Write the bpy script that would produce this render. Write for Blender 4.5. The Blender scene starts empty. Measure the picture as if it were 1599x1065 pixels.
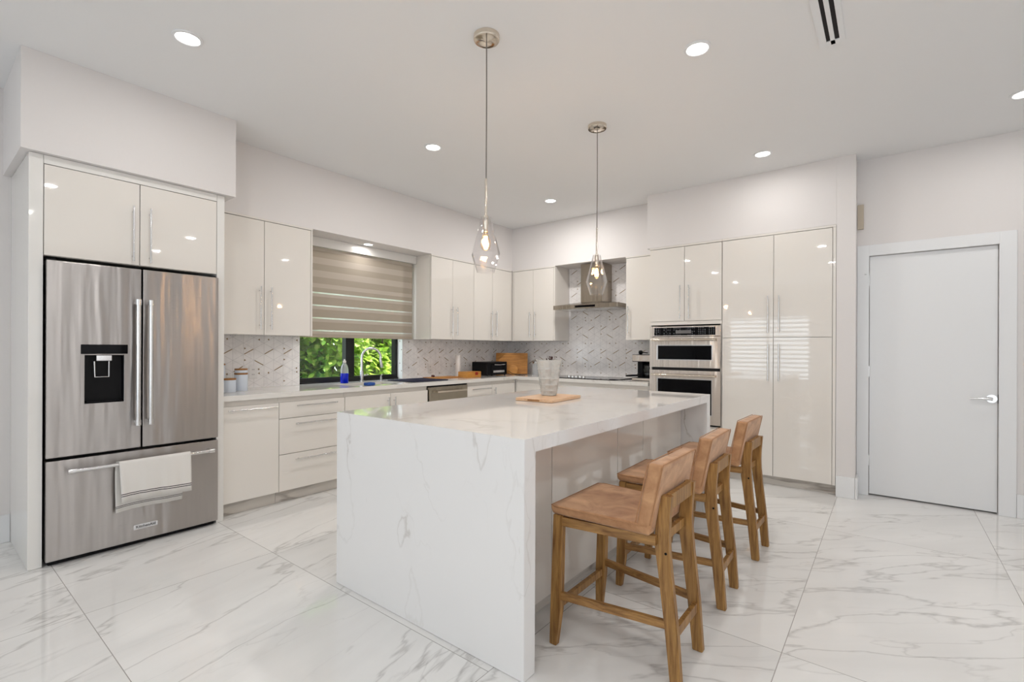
import bpy, bmesh, math, random
from math import radians as R, pi, sin, cos
from mathutils import Vector, Matrix
random.seed(7)
SC = bpy.context.scene
COL = SC.collection
# ------------------------------------------------------------------ camera
cam_d = bpy.data.cameras.new('camera'); cam = bpy.data.objects.new('camera', cam_d); COL.objects.link(cam)
cam.location = (0, 0, 1.27)
YAW = R(38.125)
cam.rotation_euler = (Matrix.Rotation(YAW, 4, 'Z') @ Matrix.Rotation(R(90), 4, 'X') @ Matrix.Rotation(0.004, 4, 'Z')).to_euler()
cam_d.sensor_fit = 'HORIZONTAL'; cam_d.sensor_width = 36.0
cam_d.lens = 36.0 * 750.0 / 1599.0
cam_d.shift_y = 12.2 / 1599.0
cam_d.clip_start = 0.05
SC.camera = cam
# ------------------------------------------------------------------ world, sun, daylight, fill
W = bpy.data.worlds.new('world'); SC.world = W; W.use_nodes = True
bg = W.node_tree.nodes['Background']
bg.inputs['Color'].default_value = (0.84, 0.92, 1.0, 1); bg.inputs['Strength'].default_value = 6.0
def lamp(name, kind, loc, rot, energy, color=(1, 1, 1), size=None, size_y=None, parent=None, spot=None):
    d = bpy.data.lights.new(name, kind); d.energy = energy; d.color = color
    if kind == 'AREA':
        d.shape = 'RECTANGLE' if size_y else 'DISK'; d.size = size
        if size_y: d.size_y = size_y
    elif kind == 'SPOT':
        d.shadow_soft_size = size; d.spot_size = spot; d.spot_blend = 0.6
    elif kind == 'POINT': d.shadow_soft_size = size
    o = bpy.data.objects.new(name, d); COL.objects.link(o); o.location = loc; o.rotation_euler = rot
    if parent: o.parent = parent
    return o
sun = lamp('sun', 'SUN', (2, 3, 12), (Matrix.Rotation(0, 4, 'X')).to_euler(), 11.0, (1, 0.95, 0.82))
sun.rotation_euler = Vector((0.27, 0.42, 1.0)).to_track_quat('Z', 'Y').to_euler(); sun.data.angle = R(1)
# sky portals at the open windows, then added fill lamps inside the shaded glazing
portal = lamp('daylight_rear_window', 'AREA', (-2.6, -4.68, 1.32), (R(90), 0, 0), 10, (1, 1, 1), 2.0, 1.75); portal.data.cycles.is_portal = True
portal = lamp('daylight_kitchen_window', 'AREA', (-4.70, 3.03, 1.5), (0, R(-90), 0), 10, (1, 1, 1), 1.3, 1.26); portal.data.cycles.is_portal = True
lamp('fill_rear_door', 'AREA', (1.0, -4.42, 1.3), (R(90), 0, 0), 46, (0.88, 0.94, 1.0), 3.2, 2.3)  # added fill lamp on the room side of the closed rear shade
lamp('fill_right_window', 'AREA', (3.12, 0.6, 1.5), (0, R(90), 0), 20, (0.90, 0.95, 1.0), 1.9, 3.6)  # added fill standing in for window light, in front of the right-hand shade
SC.view_settings.view_transform = 'Standard'
SC.view_settings.look = 'None'
SC.view_settings.exposure = -0.10
SC.view_settings.gamma = 1.0
SC.view_settings.use_curve_mapping = False
# ------------------------------------------------------------------ materials
def lin(c): return tuple(((x / 255) / 12.92 if x / 255 <= 0.04045 else ((x / 255 + 0.055) / 1.055) ** 2.4) for x in c)
class NT:
    def __init__(s, name):
        s.m = bpy.data.materials.new(name); s.m.use_nodes = True; s.t = s.m.node_tree
        s.b = s.t.nodes['Principled BSDF']; s.out = s.t.nodes['Material Output']
    def n(s, typ, **kw):
        nd = s.t.nodes.new(typ)
        for k, v in kw.items():
            if k.startswith('i_'):
                key = k[2:]; key = int(key) if key.isdigit() else key.replace('_', ' ')
                s.set(nd, key, v)
            else: setattr(nd, k, v)
        return nd
    def set(s, nd, key, v):
        if isinstance(v, bpy.types.NodeSocket): s.t.links.new(v, nd.inputs[key])
        else: nd.inputs[key].default_value = v
    def math(s, op, a, b=None, c=None):
        nd = s.t.nodes.new('ShaderNodeMath'); nd.operation = op
        s.set(nd, 0, a)
        if b is not None: s.set(nd, 1, b)
        if c is not None: s.set(nd, 2, c)
        return nd.outputs[0]
    def mix(s, f, a, b):
        nd = s.t.nodes.new('ShaderNodeMix'); nd.data_type = 'RGBA'
        s.set(nd, 0, f); s.set(nd, 6, a if isinstance(a, bpy.types.NodeSocket) else (*a[:3], 1)); s.set(nd, 7, b if isinstance(b, bpy.types.NodeSocket) else (*b[:3], 1))
        return nd.outputs[2]
    def ramp(s, f, stops):
        nd = s.t.nodes.new('ShaderNodeValToRGB'); s.t.links.new(f, nd.inputs[0])
        e = nd.color_ramp.elements
        while len(e) < len(stops): e.new(0.5)
        for el, (p, c) in zip(e, stops): el.position = p; el.color = (*c[:3], 1) if hasattr(c, '__len__') else (c, c, c, 1)
        return nd.outputs[0]
    def coord(s, scale=(1, 1, 1), rot=(0, 0, 0), loc=(0, 0, 0)):
        tc = s.t.nodes.new('ShaderNodeTexCoord'); mp = s.t.nodes.new('ShaderNodeMapping')
        s.t.links.new(tc.outputs['Object'], mp.inputs[0])
        mp.inputs['Scale'].default_value = scale; mp.inputs['Rotation'].default_value = rot; mp.inputs['Location'].default_value = loc
        return mp.outputs[0]
    def noise(s, vec, scale=5, detail=4, rough=0.55, dist=0):
        nd = s.n('ShaderNodeTexNoise', i_Scale=scale, i_Detail=detail, i_Roughness=rough, i_Distortion=dist)
        s.t.links.new(vec, nd.inputs['Vector']); return nd.outputs['Fac']
    def bump(s, h, strength=0.2, dist=0.01):
        nd = s.n('ShaderNodeBump', i_Strength=strength, i_Distance=dist); s.t.links.new(h, nd.inputs['Height'])
        s.t.links.new(nd.outputs[0], s.b.inputs['Normal'])
def pbr(name, col, rough=0.5, metal=0.0, spec=0.5, coat=0.0, trans=0.0, ior=1.45, emit=None, es=0.0, noise=None):
    n = NT(name); b = n.b
    b.inputs['Base Color'].default_value = (*col, 1); b.inputs['Roughness'].default_value = rough
    b.inputs['Metallic'].default_value = metal; b.inputs['Specular IOR Level'].default_value = spec
    b.inputs['Coat Weight'].default_value = coat; b.inputs['Coat Roughness'].default_value = 0.02; b.inputs['Transmission Weight'].default_value = trans; b.inputs['IOR'].default_value = ior
    if emit: b.inputs['Emission Color'].default_value = (*emit, 1); b.inputs['Emission Strength'].default_value = es
    if noise:   # (scale, amount) soft value variation that belongs to the surface
        f = n.noise(n.coord(), noise[0], 5)
        d = tuple(c * (1 - noise[1]) for c in col)
        n.set(b, 'Base Color', n.mix(f, d, col))
        if rough > 0.1: n.bump(f, 0.08, 0.002)
    return n.m
M = {}
M['wall'] = pbr('wall_paint', lin((230, 226, 224)), 0.85, noise=(60, 0.015))
M['ceiling'] = pbr('ceiling_paint', lin((238, 238, 238)), 0.9, noise=(80, 0.01))
M['trim'] = pbr('white_trim_paint', lin((236, 237, 238)), 0.35, noise=(50, 0.01))
M['door'] = pbr('white_door_paint', lin((236, 237, 238)), 0.4, noise=(40, 0.01))
M['lacquer'] = pbr('cream_gloss_lacquer', lin((235, 230, 223)), 0.03, spec=0.5, coat=0.6, noise=(3, 0.01))
M['lacquer_white'] = pbr('white_gloss_lacquer', lin((236, 234, 230)), 0.05, spec=0.5, noise=(3, 0.01))
M['chrome'] = pbr('satin_chrome', (0.72, 0.72, 0.72), 0.18, 1.0, noise=(200, 0.05))
M['nickel'] = pbr('polished_nickel', (0.78, 0.70, 0.60), 0.10, 1.0, noise=(100, 0.03))
M['black'] = pbr('black_plastic', (0.004, 0.004, 0.005), 0.35, spec=0.2, noise=(50, 0.2))
M['blackglass'] = pbr('black_glass', (0.002, 0.002, 0.003), 0.04, spec=0.15, noise=(5, 0.1))
def keypad():
    n = NT('printed_key_glass'); b = n.b
    tc = n.n('ShaderNodeTexCoord'); sp = n.n('ShaderNodeSeparateXYZ'); n.t.links.new(tc.outputs['Object'], sp.inputs[0]); x, z = sp.outputs[0], sp.outputs[2]
    def dots(v, p, w): return n.math('LESS_THAN', n.math('FRACT', n.math('DIVIDE', v, p)), w)
    ax = n.math('ABSOLUTE', x)
    g = n.math('MULTIPLY', dots(x, .021, .4), dots(z, .018, .24))
    g = n.math('MULTIPLY', g, n.math('GREATER_THAN', n.noise(n.coord((1, 1, 1)), 60, 1), .44))
    g = n.math('MULTIPLY', g, n.math('GREATER_THAN', n.math('FRACT', n.math('MULTIPLY', ax, 9.0)), .25))
    n.set(b, 'Base Color', n.mix(n.math('MULTIPLY', g, .7), (0.004, 0.004, 0.005), (0.6, 0.62, 0.68))); b.inputs['Roughness'].default_value = 0.05; b.inputs['Specular IOR Level'].default_value = 0.15
    return n.m
M['keyglass'] = keypad()
M['darkframe'] = pbr('black_aluminium', (0.008, 0.008, 0.009), 0.35, noise=(80, 0.2))
M['gap'] = pbr('dark_gasket', (0.02, 0.02, 0.02), 0.7, noise=(50, 0.2))
M['gold'] = pbr('brass_inlay', (0.26, 0.16, 0.06), 0.4, 0.7, noise=(80, 0.1))
M['plate'] = pbr('outlet_plastic', lin((235, 232, 230)), 0.4, noise=(80, 0.01))
M['ceramic'] = pbr('white_ceramic', lin((214, 222, 234)), 0.15, noise=(20, 0.02))
M['white_plastic'] = pbr('white_plastic', lin((235, 230, 226)), 0.5, noise=(60, 0.03))
M['beige'] = pbr('beige_plastic', lin((196, 184, 166)), 0.6, noise=(60, 0.04))
M['navy'] = pbr('navy_microfibre', lin((12, 14, 52)), 0.9, noise=(300, 0.4))
M['blue'] = pbr('blue_soap', lin((10, 40, 215)), 0.15, noise=(10, 0.1))
M['bluesponge'] = pbr('blue_sponge', lin((50, 90, 170)), 0.9, noise=(300, 0.4))
M['red'] = pbr('red_sticker', lin((150, 30, 20)), 0.5, noise=(30, 0.1))
M['darkvoid'] = pbr('dark_duct', (0.015, 0.012, 0.012), 0.8, noise=(30, 0.2))
M['logo'] = pbr('badge_ink', (0.01, 0.01, 0.01), 0.4, noise=(30, 0.1))
M['badge'] = pbr('badge_plate', (0.75, 0.75, 0.76), 0.2, 0.6, noise=(60, 0.03))
M['lcd'] = pbr('grey_display', lin((120, 118, 118)), 0.15, noise=(40, 0.1))
M['legend'] = pbr('white_key_print', lin((200, 205, 215)), 0.4, noise=(40, 0.05))
M['soil'] = pbr('garden_soil', lin((70, 80, 40)), 0.95, noise=(6, 0.5))
M['bark'] = pbr('hedge_bark', lin((80, 66, 46)), 0.9, noise=(20, 0.4))
M['twig'] = pbr('dried_twig', lin((90, 62, 58)), 0.8, noise=(60, 0.3))
M['lens'] = pbr('light_diffuser', (1, 1, 1), 0.5, emit=(1, 0.97, 0.92), es=9.0)
M['filament'] = pbr('glowing_filament', (1, 0.7, 0.3), 0.5, emit=(1.0, 0.62, 0.25), es=60.0)
M['stone_exterior'] = pbr('exterior_stucco', lin((225, 222, 216)), 0.9, noise=(30, 0.05))

def glass(name, col=(1, 1, 1), rough=0.0, ior=1.45):
    n = NT(name); b = n.b
    f = n.noise(n.coord(), 30, 2)
    n.set(b, 'Base Color', n.mix(f, tuple(c * .985 for c in col), col)); b.inputs['Roughness'].default_value = rough
    b.inputs['Transmission Weight'].default_value = 1.0; b.inputs['IOR'].default_value = ior
    return n
M['glass'] = glass('clear_glass').m
# window pane: thin sheet, mostly clear with a mirror-like skin
n = NT('window_glass'); tr = n.n('ShaderNodeBsdfTransparent'); gl = n.n('ShaderNodeBsdfGlossy', i_Roughness=0.0)
fr = n.n('ShaderNodeLayerWeight', i_Blend=0.5); mx = n.n('ShaderNodeMixShader')
tr.inputs[0].default_value = (0.97, 0.98, 0.975, 1)
n.t.links.new(n.math('MULTIPLY_ADD', n.math('POWER', fr.outputs['Facing'], 5.0), 0.9, 0.04), mx.inputs[0]); n.t.links.new(tr.outputs[0], mx.inputs[1]); n.t.links.new(gl.outputs[0], mx.inputs[2]); n.t.links.new(mx.outputs[0], n.out.inputs[0])
M['pane'] = n.m
# thin blown glass of the pendant shades and the bulb envelope
def thin_glass(name, tint, ior=1.5, fac=1.6):
    n = NT(name); tr = n.n('ShaderNodeBsdfTransparent'); gl = n.n('ShaderNodeBsdfGlossy', i_Roughness=0.02)
    fr = n.n('ShaderNodeLayerWeight', i_Blend=0.5); mx = n.n('ShaderNodeMixShader')
    nz = n.noise(n.coord(), 14, 2); bp = n.n('ShaderNodeBump', i_Strength=0.25, i_Distance=0.01); n.t.links.new(nz, bp.inputs['Height'])
    n.t.links.new(bp.outputs[0], gl.inputs['Normal']); n.t.links.new(bp.outputs[0], fr.inputs['Normal'])
    tr.inputs[0].default_value = (*tint, 1); f = n.math('MULTIPLY_ADD', n.math('POWER', fr.outputs['Facing'], 4.0), fac, 0.055)
    n.t.links.new(n.math('MINIMUM', f, 0.9), mx.inputs[0]); n.t.links.new(tr.outputs[0], mx.inputs[1]); n.t.links.new(gl.outputs[0], mx.inputs[2]); n.t.links.new(mx.outputs[0], n.out.inputs[0])
    return n.m
M['shade'] = thin_glass('blown_glass', (0.985, 0.98, 0.98), 1.45, 1.3)
M['envelope'] = thin_glass('amber_bulb_glass', (1.0, 0.92, 0.80), 1.45, 1.3)
# brushed stainless
def steel(name, col, rough=0.24, aniso=0.93, vertical=True, sc=1.0):
    n = NT(name); b = n.b
    v = n.coord((2, 2, 420) if vertical else (420, 2, 2))
    g = n.noise(v, 4 * sc, 3)
    n.set(b, 'Base Color', n.mix(g, tuple(c * 0.96 for c in col), col))
    b.inputs['Metallic'].default_value = 1.0
    n.set(b, 'Roughness', n.math('MULTIPLY_ADD', g, 0.05, rough - 0.06))
    b.inputs['Anisotropic'].default_value = aniso; b.inputs['Anisotropic Rotation'].default_value = 0.25
    tg = n.n('ShaderNodeTangent', direction_type='RADIAL', axis='Z'); n.t.links.new(tg.outputs[0], b.inputs['Tangent'])
    w = n.noise(n.coord((7, 7, 0.5)), 1.6, 2); n.bump(w, 0.20, 0.035)
    return n.m
M['steel'] = steel('brushed_stainless', (0.45, 0.425, 0.41), 0.32)
M['steel_oven'] = steel('oven_stainless', (0.70, 0.64, 0.58), 0.28)
M['steel_hood'] = steel('hood_stainless', (0.38, 0.335, 0.28), 0.25)
M['steel_dw'] = steel('dishwasher_stainless', (0.42, 0.38, 0.31), 0.3)
# polished porcelain floor
def veins(n, vec, sc, width, warp=0.35, detail=6):
    wv = n.n('ShaderNodeTexNoise', i_Scale=sc * 0.8, i_Detail=3.0); n.t.links.new(vec, wv.inputs['Vector'])
    sub = n.n('ShaderNodeVectorMath', operation='SUBTRACT'); n.t.links.new(wv.outputs['Color'], sub.inputs[0]); sub.inputs[1].default_value = (0.5, 0.5, 0.5)
    scl = n.n('ShaderNodeVectorMath', operation='SCALE'); n.t.links.new(sub.outputs[0], scl.inputs[0]); scl.inputs['Scale'].default_value = warp
    add = n.n('ShaderNodeVectorMath', operation='ADD'); n.t.links.new(vec, add.inputs[0]); n.t.links.new(scl.outputs[0], add.inputs[1])
    f = n.noise(add.outputs[0], sc, detail, 0.5)
    a = n.math('ABSOLUTE', n.math('SUBTRACT', f, 0.5))
    return n.math('SUBTRACT', 1.0, n.math('MINIMUM', n.math('DIVIDE', a, width), 1.0))
n = NT('polished_marble_tile'); b = n.b
tc = n.n('ShaderNodeTexCoord'); sp = n.n('ShaderNodeSeparateXYZ'); n.t.links.new(tc.outputs['Object'], sp.inputs[0])
X, Y = sp.outputs[0], sp.outputs[1]
left = n.math('LESS_THAN', X, -1.235)
def line(v, period, off, w=0.0016):
    f = n.math('FRACT', n.math('DIVIDE', n.math('SUBTRACT', v, off), period))
    d = n.math('MULTIPLY', n.math('MINIMUM', f, n.math('SUBTRACT', 1.0, f)), period)
    return n.math('LESS_THAN', d, w), n.math('FLOOR', n.math('DIVIDE', n.math('SUBTRACT', v, off), period))
lyl, iyl = line(Y, 0.886, 0.545); lxl, ixl = line(X, 1.772, -1.235)
lyr, iyr = line(Y, 1.772, 2.287); lxr, ixr = line(X, 0.885, -0.35)
right = n.math('SUBTRACT', 1.0, left)
gr = n.math('ADD', n.math('MULTIPLY', left, n.math('MAXIMUM', lyl, lxl)), n.math('MULTIPLY', right, n.math('MAXIMUM', lyr, lxr)))
idn = n.math('ADD', n.math('MULTIPLY', left, n.math('MULTIPLY_ADD', iyl, 3.7, ixl)), n.math('MULTIPLY', right, n.math('ADD', n.math('MULTIPLY_ADD', iyr, 5.3, 40.0), n.math('MULTIPLY', ixr, 2.9))))
comb = n.n('ShaderNodeCombineXYZ'); n.t.links.new(idn, comb.inputs[2]); n.t.links.new(n.math('MULTIPLY', idn, 1.7), comb.inputs[0])
vr = n.n('ShaderNodeVectorRotate', rotation_type='Z_AXIS'); n.t.links.new(tc.outputs['Object'], vr.inputs['Vector'])
n.set(vr, 'Angle', n.math('MULTIPLY_ADD', right, 1.05, -0.18))
ms = n.n('ShaderNodeMapping'); n.t.links.new(vr.outputs[0], ms.inputs[0]); ms.inputs['Scale'].default_value = (2.4, 0.55, 1)
ad = n.n('ShaderNodeVectorMath', operation='ADD'); n.t.links.new(ms.outputs[0], ad.inputs[0]); n.t.links.new(comb.outputs[0], ad.inputs[1])
v1 = veins(n, ad.outputs[0], 0.9, 0.012, 0.5); v2 = veins(n, ad.outputs[0], 1.9, 0.02, 0.6)
cloud = n.noise(ad.outputs[0], 1.3, 5)
msk = n.ramp(n.noise(ad.outputs[0], 1.1, 2), [(0.42, 0.0), (0.62, 1.0)])
v = n.math('ADD', n.math('MULTIPLY', n.math('POWER', v1, 1.6), 0.42), n.math('MULTIPLY', n.math('MULTIPLY', n.math('POWER', v2, 2.0), msk), 0.28))
base = n.mix(n.ramp(cloud, [(0.35, 0.0), (0.75, 1.0)]), lin((240, 239, 237)), lin((226, 225, 223)))
c = n.mix(v, base, lin((148, 145, 142)))
c = n.mix(gr, c, lin((165, 162, 158)))
n.set(b, 'Base Color', c); b.inputs['Roughness'].default_value = 0.05; b.inputs['Specular IOR Level'].default_value = 0.55
M['floor'] = n.m
# quartz (island and worktops)
def quartz(name, base_c, vein_c, rot, sc=0.8, strength=0.55, scale=(1, 1, 1), loc=(0, 0, 0), width=0.009):
    n = NT(name); b = n.b
    vec = n.coord(scale, rot, loc)
    v1 = veins(n, vec, sc, width, 0.55, 7); v2 = veins(n, vec, sc * 2.3, width * 1.4, 0.5)
    msk = n.ramp(n.noise(vec, sc * 1.4, 2), [(0.45, 0.0), (0.6, 1.0)])
    soft = veins(n, vec, sc, 0.03, 0.55, 7)
    v = n.math('ADD', n.math('MULTIPLY', n.math('MULTIPLY', v1, n.math('MULTIPLY_ADD', msk, 0.85, 0.15)), strength), n.math('MULTIPLY', n.math('MULTIPLY', v2, msk), strength * 0.3))
    v = n.math('ADD', v, n.math('MULTIPLY', n.math('MULTIPLY', soft, msk), 0.10))
    n.set(b, 'Base Color', n.mix(v, base_c, vein_c)); b.inputs['Roughness'].default_value = 0.045; b.inputs['Specular IOR Level'].default_value = 0.55
    return n.m
M['quartz'] = quartz('white_veined_quartz', lin((241, 240, 239)), lin((176, 168, 158)), (0.0, R(32), 0.0), 1.0, 0.7, (1.25, 1.0, 0.6), (3.3, 0.9, 5.2), 0.005)
M['quartz_top'] = quartz('island_top_quartz', lin((233, 231, 228)), lin((190, 182, 174)), (0, 0, 0.5), 0.8, 0.3)
M['worktop'] = quartz('worktop_quartz', lin((232, 229, 224)), lin((165, 155, 142)), (0.2, 0.4, 0.5), 1.1, 0.4)
M['kick'] = quartz('marble_plinth', lin((214, 208, 200)), lin((120, 110, 102)), (0.15, 0.1, 0.1), 1.6, 0.7, (0.35, 0.35, 2.5), width=0.03)
# backsplash tile: white marble triangles with fine joints
def splash(name, axis, off):
    n = NT(name); b = n.b
    tc = n.n('ShaderNodeTexCoord'); sp = n.n('ShaderNodeSeparateXYZ'); n.t.links.new(tc.outputs['Object'], sp.inputs[0])
    u = n.math('SUBTRACT', sp.outputs[axis], off); z = n.math('SUBTRACT', sp.outputs[2], 1.21)
    A, S = 0.0885, 0.1022
    def ln(v, p, w):
        f = n.math('FRACT', n.math('DIVIDE', v, p)); return n.math('LESS_THAN', n.math('MULTIPLY', n.math('MINIMUM', f, n.math('SUBTRACT', 1.0, f)), p), w)
    k = S / 2 / A
    l1 = ln(u, A, 0.0011); l2 = ln(n.math('SUBTRACT', z, n.math('MULTIPLY', u, k)), S, 0.0013); l3 = ln(n.math('ADD', z, n.math('MULTIPLY', u, k)), S, 0.0013)
    g = n.math('MAXIMUM', n.math('MAXIMUM', l1, l2), l3)
    mv = veins(n, tc.outputs['Object'], 5.0, 0.05, 0.3)
    base = n.mix(n.math('MULTIPLY', mv, 0.25), lin((246, 243, 242)), lin((214, 211, 212)))
    n.set(b, 'Base Color', n.mix(n.math('MULTIPLY', g, 0.75), base, lin((196, 192, 192)))); b.inputs['Roughness'].default_value = 0.13
    return n.m
M['splash_y'] = splash('marble_mosaic_left', 1, 1.885)
M['splash_x'] = splash('marble_mosaic_back', 0, -3.322)
# woods and leather
def wood(name, c1, c2, scale=(2, 2, 30), rough=0.45, sc=3):
    n = NT(name); b = n.b
    v = n.coord(scale); g = n.noise(v, sc, 6, 0.6, 0.6); h = n.noise(n.coord((1, 1, 1)), 5, 3)
    f = n.ramp(n.math('ADD', n.math('MULTIPLY', g, 0.8), n.math('MULTIPLY', h, 0.2)), [(0.32, 0.0), (0.68, 1.0)])
    n.set(b, 'Base Color', n.mix(f, c1, c2)); b.inputs['Roughness'].default_value = rough
    n.bump(g, 0.12, 0.003); return n.m
M['wood'] = wood('oiled_oak', lin((106, 66, 26)), lin((188, 144, 82)), (22, 22, 1.6))
M['wood_h'] = wood('oiled_oak_rail', lin((102, 64, 26)), lin((180, 136, 78)), (1.6, 22, 22))
M['bamboo'] = wood('bamboo_board', lin((160, 98, 32)), lin((218, 156, 70)), (1.5, 1.5, 34), 0.45)
M['maple'] = wood('pale_maple', lin((206, 164, 126)), lin((234, 200, 166)), (24, 2, 24), 0.45)
M['lidwood'] = wood('bamboo_lid', lin((134, 88, 44)), lin((172, 122, 70)), (20, 20, 2), 0.5)
n = NT('tan_suede'); b = n.b
v = n.coord(); f1 = n.noise(v, 9, 5, 0.6, 0.8); f2 = n.noise(v, 2.6, 3); f3 = n.noise(v, 140, 3)
f = n.ramp(n.math('ADD', n.math('MULTIPLY', f1, 0.55), n.math('MULTIPLY', f2, 0.45)), [(0.36, 0.0), (0.64, 1.0)])
n.set(b, 'Base Color', n.mix(f, lin((150, 100, 60)), lin((216, 168, 124)))); b.inputs['Roughness'].default_value = 0.7
b.inputs['Sheen Weight'].default_value = 0.25
n.bump(n.math('ADD', n.math('MULTIPLY', f1, 0.8), n.math('MULTIPLY', f3, 0.2)), 0.3, 0.006); M['leather'] = n.m
M['leather_piping'] = pbr('tan_piping', lin((176, 130, 92)), 0.7, noise=(60, 0.1))
# towel cloth with two woven stripes near the hem
n = NT('linen_towel'); b = n.b
tc = n.n('ShaderNodeTexCoord'); sp = n.n('ShaderNodeSeparateXYZ'); n.t.links.new(tc.outputs['UV'], sp.inputs[0])
def band(v, a, w): return n.math('LESS_THAN', n.math('ABSOLUTE', n.math('SUBTRACT', v, a)), w)
st = n.math('MAXIMUM', n.math('MAXIMUM', band(sp.outputs[1], 0.062, 0.0045), band(sp.outputs[1], 0.082, 0.0045)), n.math('MAXIMUM', band(sp.outputs[1], 0.955, 0.003), band(sp.outputs[1], 0.94, 0.003)))
wv = n.noise(n.coord((400, 400, 400)), 2, 2)
n.set(b, 'Base Color', n.mix(st, n.mix(wv, lin((218, 214, 209)), lin((236, 233, 228))), lin((70, 62, 64)))); b.inputs['Roughness'].default_value = 0.9
n.bump(wv, 0.3, 0.002); M['towel'] = n.m
# zebra blind fabrics
def fabric(name, col, transl, transp):
    n = NT(name); df = n.n('ShaderNodeBsdfDiffuse'); tl = n.n('ShaderNodeBsdfTranslucent'); tp = n.n('ShaderNodeBsdfTransparent')
    wv = n.noise(n.coord((40, 3, 300)), 3, 3)
    c = n.mix(wv, tuple(x * 0.9 for x in col), col); n.set(df, 'Color', c); n.set(tl, 'Color', c)
    m1 = n.n('ShaderNodeMixShader'); m1.inputs[0].default_value = transl; m2 = n.n('ShaderNodeMixShader'); m2.inputs[0].default_value = transp
    n.t.links.new(df.outputs[0], m1.inputs[1]); n.t.links.new(tl.outputs[0], m1.inputs[2]); n.t.links.new(m1.outputs[0], m2.inputs[1]); n.t.links.new(tp.outputs[0], m2.inputs[2]); n.t.links.new(m2.outputs[0], n.out.inputs[0])
    return n.m
M['blind_a'] = fabric('blind_weave', lin((184, 173, 158)), 0.06, 0.0)
M['blind_b'] = fabric('blind_sheer_over_weave', lin((202, 192, 179)), 0.08, 0.0)
M['blind_c'] = fabric('blind_sheer', lin((246, 245, 240)), 0.9, 0.2)
# leaves
n = NT('hedge_leaf'); df = n.n('ShaderNodeBsdfPrincipled'); oi = n.noise(n.coord(), 2.2, 4); o2 = n.noise(n.coord(), 14, 2)
cc = n.mix(n.ramp(oi, [(0.38, 0.0), (0.62, 1.0)]), lin((88, 146, 42)), lin((184, 214, 84)))
cc = n.mix(n.ramp(o2, [(0.5, 0.0), (0.72, 1.0)]), cc, lin((196, 208, 110)))
n.set(n.b, 'Base Color', cc); n.b.inputs['Roughness'].default_value = 0.45
tl = n.n('ShaderNodeBsdfTranslucent'); n.set(tl, 'Color', cc); mx = n.n('ShaderNodeMixShader'); mx.inputs[0].default_value = 0.35
n.t.links.new(n.b.outputs[0], mx.inputs[1]); n.t.links.new(tl.outputs[0], mx.inputs[2]); n.t.links.new(mx.outputs[0], n.out.inputs[0]); M['leaf'] = n.m
# cut glass of the vase, frosted by its relief
n = NT('pressed_glass'); b = n.b; b.inputs['Base Color'].default_value = (0.93, 0.93, 0.90, 1); b.inputs['Roughness'].default_value = 0.14
b.inputs['Transmission Weight'].default_value = 0.6; b.inputs['IOR'].default_value = 1.45
vo = n.n('ShaderNodeTexVoronoi', i_Scale=48.0); n.t.links.new(n.coord((1, 1, 1)), vo.inputs['Vector']); n.bump(vo.outputs[0], 0.7, 0.006); M['pressed'] = n.m
n = NT('cloudy_bottle'); M['bottle'] = pbr('clear_bottle', (0.85, 0.88, 0.9), 0.1, trans=0.7, noise=(10, .02))

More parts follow.
